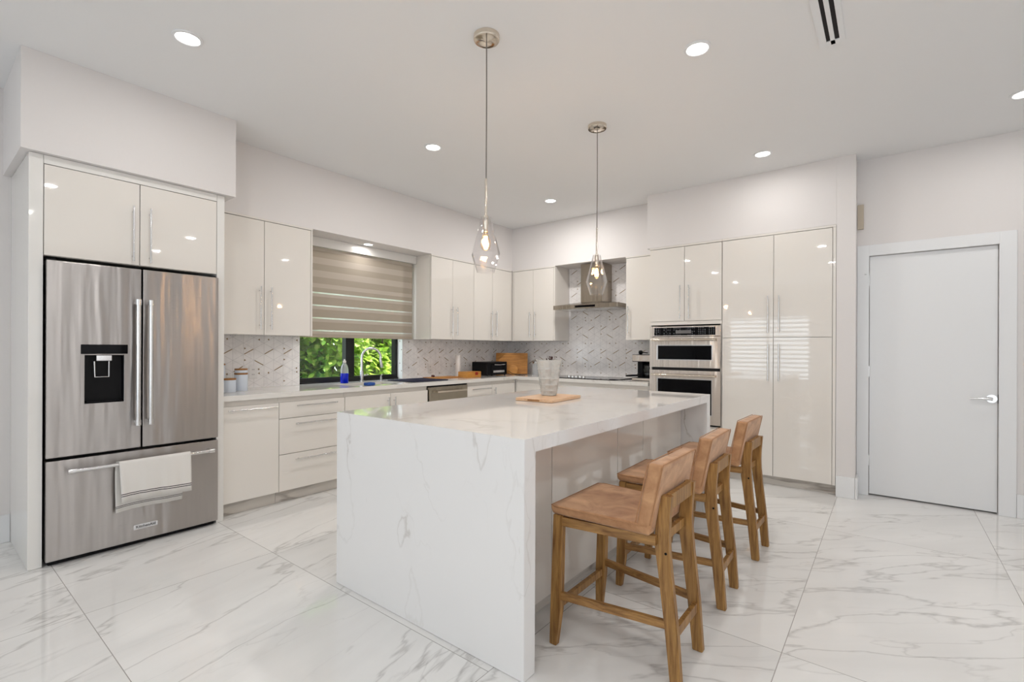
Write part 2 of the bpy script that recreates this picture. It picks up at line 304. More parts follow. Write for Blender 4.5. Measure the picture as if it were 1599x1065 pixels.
# ------------------------------------------------------------------ mesh helpers
def wloc(o):
    v = Vector((0, 0, 0))
    while o: v += o.location; o = o.parent
    return v
class MB:
    def __init__(s): s.bm = bmesh.new(); s.bev = False
    def _new(s, verts, mi):
        fs = set()
        for v in verts:
            for f in v.link_faces: fs.add(f)
        for f in fs: f.material_index = mi
        return list(fs)
    def hexa(s, pts, bev=0.0, mi=0, seg=2):
        vs = [s.bm.verts.new(p) for p in pts]     # 0-3 bottom ring, 4-7 top ring
        fc = [(0, 3, 2, 1), (4, 5, 6, 7), (0, 1, 5, 4), (1, 2, 6, 5), (2, 3, 7, 6), (3, 0, 4, 7)]
        faces = [s.bm.faces.new([vs[i] for i in f]) for f in fc]
        for f in faces: f.material_index = mi
        bmesh.ops.recalc_face_normals(s.bm, faces=faces)
        if bev > 0:
            s.bev = True
            ed = list({e for f in faces for e in f.edges})
            r = bmesh.ops.bevel(s.bm, geom=ed, offset=bev, segments=seg, affect='EDGES', profile=0.5, clamp_overlap=True)
            for f in r['faces']: f.material_index = mi
        return s
    def box(s, x0, x1, y0, y1, z0, z1, bev=0.0, mi=0, seg=2):
        return s.hexa([(x0, y0, z0), (x1, y0, z0), (x1, y1, z0), (x0, y1, z0), (x0, y0, z1), (x1, y0, z1), (x1, y1, z1), (x0, y1, z1)], bev, mi, seg)
    def loft(s, rings, cap=True, mi=0, closed=True):
        R_ = [[s.bm.verts.new(p) for p in r] for r in rings]; fs = []
        n = len(R_[0])
        for a, b in zip(R_[:-1], R_[1:]):
            for i in range(n if closed else n - 1):
                fs.append(s.bm.faces.new((a[i], a[(i + 1) % n], b[(i + 1) % n], b[i])))
        if cap:
            fs.append(s.bm.faces.new(list(reversed(R_[0])))); fs.append(s.bm.faces.new(R_[-1]))
        for f in fs: f.material_index = mi
        bmesh.ops.recalc_face_normals(s.bm, faces=fs)
        return s
    def lathe(s, cx, cy, prof, seg=32, mi=0, cap=True, wob=None):
        rings = []
        for k, (r, z) in enumerate(prof):
            rings.append([(cx + r * (1 + (wob(i / seg, z) if wob else 0)) * cos(2 * pi * i / seg), cy + r * (1 + (wob(i / seg, z) if wob else 0)) * sin(2 * pi * i / seg), z) for i in range(seg)])
        return s.loft(rings, cap, mi)
    def tube(s, pts, r, seg=12, mi=0, cap=True):
        pts = [Vector(p) for p in pts]; rr = r if isinstance(r, (list, tuple)) else [r] * len(pts)
        rings = []; up = None
        for i, p in enumerate(pts):
            t = (pts[min(i + 1, len(pts) - 1)] - pts[max(i - 1, 0)]).normalized()
            if up is None: up = Vector((0, 0, 1)) if abs(t.z) < 0.9 else Vector((1, 0, 0))
            a = t.cross(up)
            if a.length < 1e-6: a = t.cross(Vector((0, 1, 0)))
            a.normalize(); b = a.cross(t).normalized(); up = b
            rings.append([p + a * rr[i] * cos(2 * pi * k / seg) + b * rr[i] * sin(2 * pi * k / seg) for k in range(seg)])
        return s.loft(rings, cap, mi)
    def prism(s, poly, axis, a, b, bev=0.0, mi=0, seg=2):
        # poly: 2D points; axis 0: (y,z) along x, 1: (x,z) along y, 2: (x,y) along z
        def P(p, w): return {0: (w, p[0], p[1]), 1: (p[0], w, p[1]), 2: (p[0], p[1], w)}[axis]
        A = [s.bm.verts.new(P(p, a)) for p in poly]; B = [s.bm.verts.new(P(p, b)) for p in poly]; n = len(poly)
        fs = [s.bm.faces.new(list(reversed(A))), s.bm.faces.new(B)] + [s.bm.faces.new((A[i], A[(i + 1) % n], B[(i + 1) % n], B[i])) for i in range(n)]
        for f in fs: f.material_index = mi
        bmesh.ops.recalc_face_normals(s.bm, faces=fs)
        if bev > 0:
            s.bev = True
            ed = list({e for f in fs for e in f.edges})
            r = bmesh.ops.bevel(s.bm, geom=ed, offset=bev, segments=seg, affect='EDGES', clamp_overlap=True)
            for f in r['faces']: f.material_index = mi
        return s
    def holed(s, T, u0, u1, v0, v1, w0, w1, hu0, hu1, hv0, hv1, wd, mi=0, mi_in=0, through=False):
        # slab w0..w1 (front at w1) with a rectangular recess down to wd
        def q(a, b, c, d, w): return [s.bm.verts.new(T(x, w, y)) for x, y in ((a, c), (b, c), (b, d), (a, d))]
        of, ob = q(u0, u1, v0, v1, w1), q(u0, u1, v0, v1, w0)
        hf, hb = q(hu0, hu1, hv0, hv1, w1), q(hu0, hu1, hv0, hv1, w0 if through else wd)
        fs = []
        for i in range(4):
            j = (i + 1) % 4
            fs.append((s.bm.faces.new((of[i], of[j], hf[j], hf[i])), mi)); fs.append((s.bm.faces.new((hf[i], hf[j], hb[j], hb[i])), mi_in))
            fs.append((s.bm.faces.new((ob[i], of[i], of[j], ob[j])[::-1]), mi))
            if through: fs.append((s.bm.faces.new((ob[i], ob[j], hb[j], hb[i])[::-1]), mi))
        if not through: fs.append((s.bm.faces.new(hb), mi_in)); fs.append((s.bm.faces.new(list(reversed(ob))), mi))
        for f, m in fs: f.material_index = m
        bmesh.ops.recalc_face_normals(s.bm, faces=[f for f, m in fs])
        return s
    def obj(s, name, mats, parent=None, smooth=True, at=None):
        me = bpy.data.meshes.new(name)
        if parent is not None: off = wloc(parent)
        elif at is not None: off = Vector(at)
        else:
            xs = [v.co for v in s.bm.verts]
            off = Vector(((min(v.x for v in xs) + max(v.x for v in xs)) / 2, (min(v.y for v in xs) + max(v.y for v in xs)) / 2, min(v.z for v in xs)))
        bmesh.ops.translate(s.bm, verts=s.bm.verts, vec=-off)
        s.bm.to_mesh(me); s.bm.free()
        for m in (mats if isinstance(mats, (list, tuple)) else [mats]): me.materials.append(M[m] if isinstance(m, str) else m)
        if smooth: me.shade_smooth(); me.set_sharp_from_angle(angle=R(32))
        o = bpy.data.objects.new(name, me); COL.objects.link(o)
        if parent is not None: o.parent = parent
        else: o.location = off
        if smooth and s.bev:
            wn = o.modifiers.new('normals', 'WEIGHTED_NORMAL'); wn.keep_sharp = True; wn.weight = 100
        return o
def struct(o): o['kind'] = 'structure'; return o
def tag(o, label, cat, group=None, kind=None):
    o['label'] = label; o['category'] = cat
    if group: o['group'] = group
    if kind: o['kind'] = kind
    return o
def thing(name, loc, label, cat, group=None):
    o = bpy.data.objects.new(name, None); COL.objects.link(o); o.location = loc; o.empty_display_size = 0.1
    return tag(o, label, cat, group)
def copy_tree(o, parent=None):
    c = o.copy(); COL.objects.link(c)
    if parent: c.parent = parent
    for ch in list(o.children): copy_tree(ch, c)
    return c
XW, YB, YD, HC = -4.52, 5.66, 5.25, 2.945       # left wall, back wall, door wall, ceiling height
def TL(u, w, v): return (XW + w, u, v)          # left wall frame: u along the wall, w out of it, v up
def TB(u, w, v): return (u, YB - w, v)          # back wall frame
def fbox(mb, T, u0, u1, w0, w1, v0, v1, bev=0.0, mi=0):
    a, b = T(u0, w0, v0), T(u1, w1, v1)
    return mb.box(min(a[0], b[0]), max(a[0], b[0]), min(a[1], b[1]), max(a[1], b[1]), v0, v1, bev, mi)

# ------------------------------------------------------------------ room shell
struct(MB().box(-7.0 + 2.3, 3.4, -4.7, 5.9, -0.15, 0.0).obj('floor', 'floor', smooth=False, at=(0, 0, 0)))
struct(MB().box(-4.72, 3.4, -4.7, 5.9, HC, HC + 0.2).obj('ceiling', 'ceiling', smooth=False))
WY0, WY1, WZ0, WZ1 = 2.403, 3.663, 0.868, 2.25
m = MB(); m.box(-4.72, XW, -4.7, WY0, 0, HC); m.box(-4.72, XW, WY1, 5.86, 0, HC); m.box(-4.72, XW, WY0, WY1, 0, WZ0); m.box(-4.72, XW, WY0, WY1, WZ1, HC)
struct(m.obj('wall_left', 'wall', smooth=False))
struct(MB().box(XW, -0.362, YB, YB + 0.2, 0, HC).obj('wall_back', 'wall', smooth=False))
DX0, DX1, DZ = -0.138, 0.668, 2.095
m = MB(); m.box(-0.225, DX0, YD, YD + 0.1, 0, HC); m.box(DX1, 3.2, YD, YD + 0.1, 0, HC); m.box(DX0, DX1, YD, YD + 0.1, DZ, HC); m.box(-0.225, 3.2, YD + 0.1, YD + 0.2, 0, HC)
struct(m.obj('wall_right_of_pantry', 'wall', smooth=False))
struct(MB().box(-0.362, -0.225, 5.03, YB + 0.2, 0, HC).obj('wall_pier', 'wall', smooth=False))
m = MB(); m.box(XW + .0005, -3.79, 0.41, 1.525, 2.38, HC - .0005); struct(m.obj('wall_bulkhead_refrigerator', 'wall', smooth=False))
m = MB(); m.box(XW + .0005, -4.16, 1.526, 5.30, 2.362, HC - .0005); struct(m.obj('wall_bulkhead_left', 'wall', smooth=False))
m = MB(); m.box(XW + .0005, -2.08, 5.30, YB - .0005, 2.362, HC - .0005); struct(m.obj('wall_bulkhead_back', 'wall', smooth=False))
m = MB(); m.box(-2.08, -0.3625, 5.03, YB - .0005, 2.366, HC - .0005); struct(m.obj('wall_bulkhead_pantry', 'wall', smooth=False))
# rear wall with glazing, right wall with window (behind and beside the camera)
m = MB()
m.box(-4.52, -3.6, -4.7, -4.5, 0, HC); m.box(-3.6, -1.6, -4.7, -4.5, 0, 0.45); m.box(-3.6, -1.6, -4.7, -4.5, 2.2, HC); m.box(-1.6, -0.7, -4.7, -4.5, 0, HC)
m.box(-0.7, 2.7, -4.7, -4.5, 2.45, HC); m.box(2.7, 3.4, -4.7, -4.5, 0, HC)
struct(m.obj('wall_rear', 'wall', smooth=False))
m = MB(); m.box(3.2, 3.4, -4.5, -1.4, 0, HC); m.box(3.2, 3.4, 2.6, 5.86, 0, HC); m.box(3.2, 3.4, -1.4, 2.6, 0, 0.5); m.box(3.2, 3.4, -1.4, 2.6, 2.5, HC)
struct(m.obj('wall_right', 'wall', smooth=False))
def win(name, T3, spans, z0, z1, mat, parts, hx=0.03):
    o = bpy.data.objects.new(name, None); COL.objects.link(o); struct(o); return o
w2 = win('window_2', 0, 0, 0, 0, 0, 0); w2.location = (-2.6, -4.6, 0.45)
m = MB(); m.box(-3.6, -3.55, -4.64, -4.56, .45, 2.2); m.box(-1.65, -1.6, -4.64, -4.56, .45, 2.2); m.box(-3.55, -1.65, -4.64, -4.56, .45, .5); m.box(-3.55, -1.65, -4.64, -4.56, 2.15, 2.2); m.box(-2.63, -2.57, -4.64, -4.56, .5, 2.15)
m.obj('window_frame', 'trim', w2)
MB().box(-3.55, -1.65, -4.605, -4.6, .5, 2.15).obj('pane', 'pane', w2)
m = MB()
for k in range(14):
    z = 0.54 + k * 0.118
    m.hexa([(-3.56, -4.53, z), (-1.64, -4.53, z), (-1.64, -4.49, z + .045), (-3.56, -4.49, z + .045), (-3.56, -4.53, z + .006), (-1.64, -4.53, z + .006), (-1.64, -4.49, z + .052), (-3.56, -4.49, z + .052)])
m.obj('shutter_slats', 'trim', w2)
w3 = win('window_3', 0, 0, 0, 0, 0, 0); w3.location = (1.0, -4.6, 0)
m = MB()
for x in (-0.7, 0.4, 1.5, 2.64): m.box(x, x + 0.06, -4.64, -4.56, 0, 2.45)
m.box(-.64, 2.64, -4.64, -4.56, 0, .06); m.box(-.64, 2.64, -4.64, -4.56, 2.39, 2.45); m.obj('window_frame', 'trim', w3)
MB().box(-.64, 2.64, -4.605, -4.6, .06, 2.39).obj('pane', 'pane', w3)
w4 = win('window_4', 0, 0, 0, 0, 0, 0); w4.location = (3.3, 0.6, 0.5)
m = MB()
for y in (-1.4, -.1, 1.2, 2.54): m.box(3.26, 3.34, y, y + 0.06, .5, 2.5)
m.box(3.26, 3.34, -1.34, 2.54, .5, .56); m.box(3.26, 3.34, -1.34, 2.54, 2.44, 2.5); m.obj('window_frame', 'trim', w4)
MB().box(3.3, 3.305, -1.34, 2.54, .56, 2.44).obj('pane', 'pane', w4)
MB().box(-.75, 2.75, -4.488, -4.484, .02, 2.5).obj('light_block_shade', 'white_plastic', w3)  # unseen opaque sheet, added to keep sky light out of the rear glazing
MB().box(3.184, 3.188, -1.45, 2.65, .45, 2.55).obj('light_block_shade', 'white_plastic', w4)  # same added light blocker for the right-hand window
# baseboards
struct(MB().box(XW + .0005, XW + .018, -4.5, 0.446, 0, 0.18, 0.003).obj('baseboard_left', 'trim'))
m = MB(); m.box(-0.361, -0.2255, 5.012, 5.0295, 0, 0.18, 0.003); m.box(-0.2245, -0.207, 5.012, 5.231, 0, 0.18, 0.003)
struct(m.obj('baseboard_pier', 'trim'))
struct(MB().box(0.766, 3.199, 5.232, 5.2495, 0, 0.18, 0.003).obj('baseboard_right', 'trim'))
# door
d1 = bpy.data.objects.new('door_1', None); COL.objects.link(d1); struct(d1); d1.location = (0.265, 5.28, 0.0)
MB().box(DX0 + .003, DX1 - .003, 5.262, 5.302, 0.012, DZ - .003, 0.002).obj('door_leaf', 'door', d1)
MB().box(DX0 + .001, DX1 - .001, 5.32, 5.345, 0.001, DZ - .001).obj('door_gap_backing', 'gap', d1)  # full dark sheet behind the leaf, paints the gap around it as shade
m = MB(); m.tube([(0.632, 5.262, .895), (0.632, 5.256, .895)], .032, 28); m.tube([(0.632, 5.257, .895), (0.632, 5.215, .895)], .011, 16)
m.tube([(0.632, 5.218, .895), (0.60, 5.214, .896), (0.55, 5.214, .895), (0.505, 5.216, .891)], [.012, .010, .008, .007], 14)
m.obj('lever_handle', 'chrome', d1)
MB().box(0.6665, 0.676, 5.25, 5.263, .86, .93, .002).obj('strike_plate', 'gap', d1)
for z in (1.88, 1.085, .305):
    m = MB(); m.tube([(DX0 + .0, 5.256, z - .045), (DX0 + .0, 5.256, z + .045)], .006, 10); m.box(DX0 - .012, DX0 + .001, 5.248, 5.252, z - .045, z + .045); m.obj('hinge', 'chrome', d1)
MB().tube([(DX0, 5.254, 1.935), (DX0 - .03, 5.222, 1.935)], .004, 8).obj('hinge_stop', 'chrome', d1)
m = MB(); m.box(-0.2235, DX0, 5.231, 5.2495, 0, 2.19, .003); m.box(DX1, 0.765, 5.231, 5.2495, 0, 2.19, .003); m.box(DX0 - .001, DX1 + .001, 5.2312, 5.2495, DZ, 2.19, .003)
struct(m.obj('trim_1', 'trim'))
# kitchen window
w1 = win('window_1', 0, 0, 0, 0, 0, 0); w1.location = (-4.62, 3.03, 0.93)
FX0, FX1 = -4.66, -4.60
m = MB(); m.box(FX0, FX1, WY0 + .001, WY0 + .045, .905, WZ1 - .001, .002); m.box(FX0, FX1, WY1 - .05, WY1 - .001, .905, WZ1 - .001, .002)
m.box(FX0, FX1, WY0 + .04, WY1 - .04, .905, .965, .002); m.box(FX0, FX1, WY0 + .04, WY1 - .04, 2.2, WZ1 - .001, .002); m.box(FX0, FX1 + .012, 2.955, 3.06, .95, 2.2, .002)
m.box(FX0, FX1 + .02, WY0 + .002, WY1 - .002, .905, .925, .002)
m.obj('window_frame', 'darkframe', w1)
MB().box(-4.634, -4.630, WY0 + .04, 2.96, .96, 2.2).obj('pane', 'pane', w1)
MB().box(-4.634, -4.630, 3.055, WY1 - .045, .96, 2.2).obj('pane', 'pane', w1)
# tiled reveals of the window opening
m = MB(); m.box(-4.598, XW + .009, WY1 - .010, WY1 - .0005, .912, 1.6, 0)
for z, y in ((1.35, 0), (1.25, 0), (1.09, 0), (1.0, 0)):
    m.box(-4.56 + (0.03 if z in (1.25, 1.0) else 0), -4.548 + (0.03 if z in (1.25, 1.0) else 0), WY1 - .0108, WY1 - .0098, z, z + .01, 0, 1)
struct(m.obj('trim_2', ['trim', 'gold']))

# ------------------------------------------------------------------ outside
struct(MB().box(-9, -4.72, -2, 9, -0.3, -0.15).obj('floor_garden', 'soil', smooth=False))
hd = thing('hedge', (-6.0, 4.2, -0.15), 'dense sunlit green hedge seen through the kitchen window', 'hedge')
bm = bmesh.new()
def leaf(bm, c, d, up, L, Wd):
    side = d.cross(up).normalized(); nrm = side.cross(d).normalized()
    prof = [(0, .0), (.22, .36), (.5, .5), (.78, .34), (1, 0)]
    mid = [bm.verts.new(c + d * (L * t) + nrm * (L * -0.18 * t * t)) for t, w in prof]
    lf = [bm.verts.new(c + d * (L * t) + side * (Wd * w) + nrm * (L * (0.10 * w - 0.18 * t * t))) for t, w in prof[1:4]]
    rt = [bm.verts.new(c + d * (L * t) - side * (Wd * w) + nrm * (L * (0.10 * w - 0.18 * t * t))) for t, w in prof[1:4]]
    for a in (lf, rt):
        fs = [(mid[0], a[0], mid[1]), (mid[1], a[0], a[1], mid[2]), (mid[2], a[1], a[2], mid[3]), (mid[3], a[2], mid[4])]
        for f in fs: bm.faces.new(f if a is rt else f[::-1])
for i in range(16000):
    y = random.uniform(2.0, 7.0); z = random.uniform(-0.1, 2.5)
    bulge = 0.22 * sin(y * 3.1 + z * 2.0) + 0.14 * sin(y * 7.3 - z * 5.1)
    x = -5.85 + bulge - abs(random.gauss(0, 0.25))
    d = Vector((random.uniform(-.3, 1), random.uniform(-1, 1), random.uniform(-.9, .6))).normalized()
    up = Vector((random.uniform(-.2, .9), random.uniform(-.5, .5), 1)).normalized()
    L = random.uniform(.08, .15); leaf(bm, Vector((x, y, z)), d, up, L, L * random.uniform(.55, .8))
for i in range(5000):
    d = Vector((random.uniform(-.2, 1), random.uniform(-1, 1), random.uniform(-.9, .6))).normalized()
    L = random.uniform(.16, .26); leaf(bm, Vector((random.uniform(-6.7, -6.3), random.uniform(2.0, 8.0), random.uniform(-.1, 2.6))), d, Vector((.8, random.uniform(-.4, .4), .6)).normalized(), L, L * .75)
mb = MB(); mb.bm.free(); mb.bm = bm; lo = mb.obj('foliage', 'leaf', hd); lo['kind'] = 'stuff'
m = MB()
for i in range(26):
    y = 2.1 + i * .19; x = -6.2 + random.uniform(-.1, .1)
    m.tube([(x, y, -.15), (x + .05, y + random.uniform(-.1, .1), .8), (x + random.uniform(-.1, .25), y + random.uniform(-.25, .25), 1.5)], [.025, .018, .008], 7)
m.obj('stems', 'bark', hd)

# ------------------------------------------------------------------ cabinets
def handle(T, parent, kind, a, b0, b1, w, r=0.006, so=0.032, name='handle', mat='chrome'):
    m = MB()
    if kind == 'v':
        m.tube([T(a, w + so, b0), T(a, w + so, b1)], r, 12)
        for z in (b0 + .035, b1 - .035): m.tube([T(a, w + .0005, z), T(a, w + so, z)], r * .8, 10)
    else:
        m.tube([T(b0, w + so, a), T(b1, w + so, a)], r, 12)
        for u in (b0 + .035, b1 - .035): m.tube([T(u, w + .0005, a), T(u, w + so, a)], r * .8, 10)
    return m.obj(name, mat, parent)
def cabinet(name, label, T, u0, u1, v0, v1, depth, fronts, body_v=None, crown=None, kick=None, group=None, frame=None, mat='lacquer', back=0.012, body_top=None):
    c = T((u0 + u1) / 2, depth / 2, v0)
    t = thing(name, (c[0], c[1], 0 if kick else v0), label, 'cabinet', group)
    m = MB()
    if name == 'oven_cabinet':
        fbox(m, T, u0 + .0006, u0 + .02, back, depth - .021, v0, v1); fbox(m, T, u1 - .02, u1 - .0006, back, depth - .021, v0, v1)
        fbox(m, T, u0 + .02, u1 - .02, back, back + .01, v0, v1); fbox(m, T, u0 + .02, u1 - .02, back + .01, depth - .021, 1.528, v1); fbox(m, T, u0 + .02, u1 - .02, back + .01, depth - .021, v0, .49)
    else: fbox(m, T, u0 + .0006, u1 - .0006, back, depth - .021, v0, body_top or v1, .0)
    m.obj('body', mat, t, smooth=False)
    if kick:
        m = MB(); fbox(m, T, u0 + .001, u1 - .001, depth - .10, depth - .06, 0.001, v0 - .001); m.obj('toe_kick', 'kick', t, smooth=False)
    if crown:
        m = MB(); fbox(m, T, u0 + .0006, u1 - .0006, back, depth + .004, crown[0], crown[1], .001); m.obj('crown_strip', mat, t)
    for f in frame or []:
        m = MB(); fbox(m, T, *f, .001); m.obj('end_panel', mat, t)
    for f in fronts:
        nm, a0, a1, b0, b1, hd_ = f
        m = MB(); fbox(m, T, a0 + .002, a1 - .002, depth - .017, depth, b0 + .002, b1 - .002, .0015)
        o = m.obj(nm, mat, t)
        if hd_: handle(T, o, *hd_, depth)
    return t
# above the refrigerator
t = cabinet('refrigerator_cabinet', 'cream gloss cabinet and tall side panels built around the refrigerator', TL, .508, 1.414, 1.80, 2.376, .69,
            [('door', .508, .960, 1.80, 2.327, ('v', .922, 1.82, 2.175)), ('door', .960, 1.414, 1.80, 2.327, ('v', 1.012, 1.82, 2.175))])
m = MB(); fbox(m, TL, .447, .507, .001, .69, .001, 2.378, .002); m.obj('side_panel', 'lacquer_white', t)
m = MB(); fbox(m, TL, 1.415, 1.465, .001, .69, .001, 2.378, .002); m.obj('side_panel', 'lacquer_white', t)
m = MB(); fbox(m, TL, .5085, 1.4135, .60, .69, 2.329, 2.378, .001); m.obj('header', 'lacquer_white', t)
# wall cabinets, left wall
UD = .36
G = 'gloss wall cabinets'
cabinet('upper_cabinet', 'two-door wall cabinet between the refrigerator and the window blind', TL, 1.467, 2.335, 1.378, 2.345, UD,
        [('door', 1.467, 1.902, 1.378, 2.343, ('v', 1.862, 1.425, 1.785)), ('door', 1.902, 2.316, 1.378, 2.343, ('v', 1.952, 1.425, 1.785))], crown=(2.345, 2.361), frame=[(2.318, 2.334, .012, UD, 1.378, 2.344)], group=G)
cabinet('upper_cabinet', 'two-door wall cabinet directly right of the window blind', TL, 3.785, 4.51, 1.378, 2.345, UD,
        [('door', 3.787, 4.133, 1.378, 2.343, ('v', 4.110, 1.43, 1.775)), ('door', 4.133, 4.51, 1.378, 2.343, ('v', 4.19, 1.43, 1.775))], crown=(2.345, 2.361), group=G)
cabinet('upper_cabinet', 'two-door wall cabinet on the window wall running into the room corner', TL, 4.51, 5.278, 1.378, 2.345, UD,
        [('door', 4.51, 4.875, 1.378, 2.343, ('v', 4.842, 1.43, 1.77)), ('door', 4.875, 5.277, 1.378, 2.343, ('v', 4.935, 1.43, 1.77))], crown=(2.345, 2.361), frame=[(5.2785, 5.2985, .20, UD - .002, 1.378, 2.344)], group=G)
cabinet('upper_cabinet', 'two-door wall cabinet left of the range hood, past the room corner', TB, -4.16, -3.445, 1.378, 2.345, UD,
        [('door', -4.135, -3.798, 1.378, 2.343, ('v', -3.838, 1.43, 1.77)), ('door', -3.798, -3.468, 1.378, 2.343, ('v', -3.752, 1.43, 1.77))], crown=(2.345, 2.361), frame=[(-3.466, -3.447, .012, UD, 1.378, 2.344), (-4.158, -4.137, .20, UD - .002, 1.378, 2.344)], group=G)
cabinet('upper_cabinet', 'narrow single-door wall cabinet between the range hood and the ovens', TB, -2.452, -2.052, 1.378, 2.345, UD,
        [('door', -2.45, -2.054, 1.378, 2.343, ('v', -2.412, 1.43, 1.775))], crown=(2.345, 2.361), group=G)
# base cabinets, left wall
BD = .64
GB = 'gloss base cabinets'
KW = dict(kick=True, group=GB, body_top=.868)
cabinet('base_cabinet', 'base cabinet with one tall door panel beside the refrigerator', TL, 1.467, 1.895, .10, .825, BD, [('door', 1.467, 1.895, .10, .828, ('h', .797, 1.505, 1.87))], **KW)
cabinet('base_cabinet', 'three-drawer base cabinet next to the refrigerator-side door cabinet', TL, 1.895, 2.49, .10, .825, BD,
        [('drawer', 1.895, 2.49, .692, .828, ('h', .793, 2.03, 2.40)), ('drawer', 1.895, 2.49, .400, .692, ('h', .645, 2.02, 2.39)), ('drawer', 1.895, 2.49, .10, .400, ('h', .350, 2.02, 2.39))], **KW)
cabinet('sink_cabinet', 'two-door base cabinet below the sink and window', TL, 2.49, 3.49, .10, .825, BD,
        [('door', 2.492, 3.0, .10, .828, ('v', 2.962, .655, .79)), ('door', 3.0, 3.488, .10, .828, ('v', 3.038, .655, .79))], kick=True, group=GB, body_top=.66, frame=[(2.492, 3.488, .56, BD - .021, .79, .868)])
cabinet('base_cabinet', 'base cabinet with top drawer just right of the dishwasher', TL, 4.09, 4.55, .10, .825, BD,
        [('drawer', 4.09, 4.55, .70, .828, ('h', .787, 4.16, 4.50)), ('door', 4.09, 4.55, .10, .70, ('v', 4.13, .50, .66))], **KW)
cabinet('base_cabinet', 'single-door base cabinet in the inside corner of the worktop', TL, 4.55, 5.018, .10, .825, BD, [('door', 4.55, 5.0, .10, .828, ('v', 4.585, .66, .79))], frame=[(5.001, 5.017, .4, BD - .002, .10, .868)], **KW)
# base cabinets, back wall
cabinet('base_cabinet', 'drawer base cabinet on the back wall left of the cooktop', TB, -3.878, -3.40, .10, .825, BD,
        [('drawer', -3.86, -3.40, .66, .828, ('h', .62, -3.80, -3.46)), ('drawer', -3.86, -3.40, .10, .66, ('h', .58, -3.80, -3.46))], frame=[(-3.877, -3.862, .4, BD - .002, .10, .868)], **KW)
cabinet('base_cabinet', 'wide drawer base cabinet under the cooktop', TB, -3.40, -2.46, .10, .825, BD,
        [('drawer', -3.40, -2.46, .40, .828, ('h', .60, -3.2, -2.66)), ('drawer', -3.40, -2.46, .10, .40, ('h', .35, -3.2, -2.66))], **KW)
cabinet('base_cabinet', 'narrow base cabinet between the cooktop and the ovens', TB, -2.46, -2.052, .10, .825, BD, [('door', -2.46, -2.054, .10, .828, ('v', -2.42, .50, .66))], **KW)
# tall units
TD = .63
cabinet('oven_cabinet', 'tall cream cabinet that houses the stacked wall ovens', TB, -2.050, -1.303, .09, 2.345, TD,
        [('door', -2.045, -1.674, 1.565, 2.343, ('v', -1.712, 1.59, 1.937)), ('door', -1.674, -1.305, 1.565, 2.343, ('v', -1.622, 1.59, 1.937)), ('drawer', -2.045, -1.305, .09, .485, ('h', .44, -1.86, -1.48))],
        crown=(2.345, 2.364), kick=True, frame=[(-2.046, -1.304, .35, TD - .004, 1.528, 1.564), (-2.046, -1.304, .35, TD - .004, .486, .494)])
cabinet('pantry_cabinet', 'tall four-door gloss pantry cabinet right of the ovens', TB, -1.303, -.3635, .09, 2.345, TD,
        [('door', -1.301, -.849, 1.385, 2.343, ('v', -.892, 1.43, 1.775)), ('door', -.849, -.389, 1.385, 2.343, ('v', -.802, 1.43, 1.775)),
         ('door', -1.301, -.849, .09, 1.385, ('v', -.890, .98, 1.325)), ('door', -.849, -.389, .09, 1.385, ('v', -.802, .98, 1.325))],
        crown=(2.345, 2.364), kick=True, frame=[(-.387, -.3645, .012, TD + .003, .09, 2.344)])

# ------------------------------------------------------------------ worktops
def ring_slab(m, x0, x1, y0, y1, hx0, hx1, hy0, hy1, z0, z1):
    m.holed(lambda u, w, v: (u, v, w), x0, x1, y0, y1, z0, z1, hx0, hx1, hy0, hy1, 0, through=True)
m = MB()
m.box(XW + .001, -3.86, 1.467, 2.60, .87, .91)
ring_slab(m, XW + .001, -3.86, 2.60, 3.32, -4.37, -4.0, 2.66, 3.26, .87, .91)
m.box(XW + .001, -3.86, 3.32, 5.02, .87, .91); m.box(XW + .001, -2.053, 5.02, YB - .001, .87, .91); m.box(-3.86, -2.053, 5.0, 5.02, .87, .91)
m.box(-4.598, XW + .001, WY0 + .001, WY1 - .001, .87, .91)
bmesh.ops.remove_doubles(m.bm, verts=m.bm.verts, dist=.0001)
tag(m.obj('countertop', 'worktop', smooth=False), 'white quartz L-shaped worktop along the window and back walls', 'countertop')
# sink
t = thing('sink', (-4.185, 2.96, .70), 'undermount steel sink basin set in the worktop under the window', 'sink')
m = MB(); m.holed(lambda u, w, v: (u, v, w), -4.385, -3.985, 2.645, 3.275, .68, .869, -4.37, -4.0, 2.66, 3.26, .69); m.obj('basin', 'steel_dw', t, smooth=False)
m = MB(); m.tube([(-4.185, 2.96, .6905), (-4.185, 2.96, .693)], .045, 20); m.obj('drain', 'chrome', t)
t = thing('faucet', (-4.45, 3.06, .91), 'tall arched chrome pull-down faucet behind the sink', 'faucet')
m = MB(); m.tube([(-4.45, 3.06, .9105), (-4.45, 3.06, .925)], .028, 24); m.tube([(-4.45, 3.06, .92), (-4.45, 3.06, 1.03)], .019, 20); m.obj('base', 'chrome', t)
pts = [(-4.45, 3.06, 1.02), (-4.45, 3.06, 1.16)]
for k in range(13):
    a = pi - k * (pi * 1.08) / 12; pts.append((-4.45 + .045 * (1 + cos(a)) * 1.0, 3.06 + .088 * (1 + cos(a)), 1.17 + .10 * sin(a)))
MB().tube(pts, .013, 14).obj('spout', 'chrome', t)
e = Vector(pts[-1]); m = MB(); m.tube([e + Vector((0, 0, .004)), e + Vector((.002, .010, -.05)), e + Vector((.004, .016, -.085))], [.014, .018, .017], 14); m.obj('spray_head', 'chrome', t)
m = MB(); m.tube([(-4.45, 3.06, .975), (-4.44, 3.13, .985)], [.009, .007], 10); m.obj('lever', 'chrome', t)
t = thing('soap_dispenser', (-4.44, 3.30, .91), 'small chrome soap pump right of the faucet', 'soap dispenser')
m = MB(); m.tube([(-4.44, 3.30, .9105), (-4.44, 3.30, .95)], .014, 14); m.obj('base', 'chrome', t)
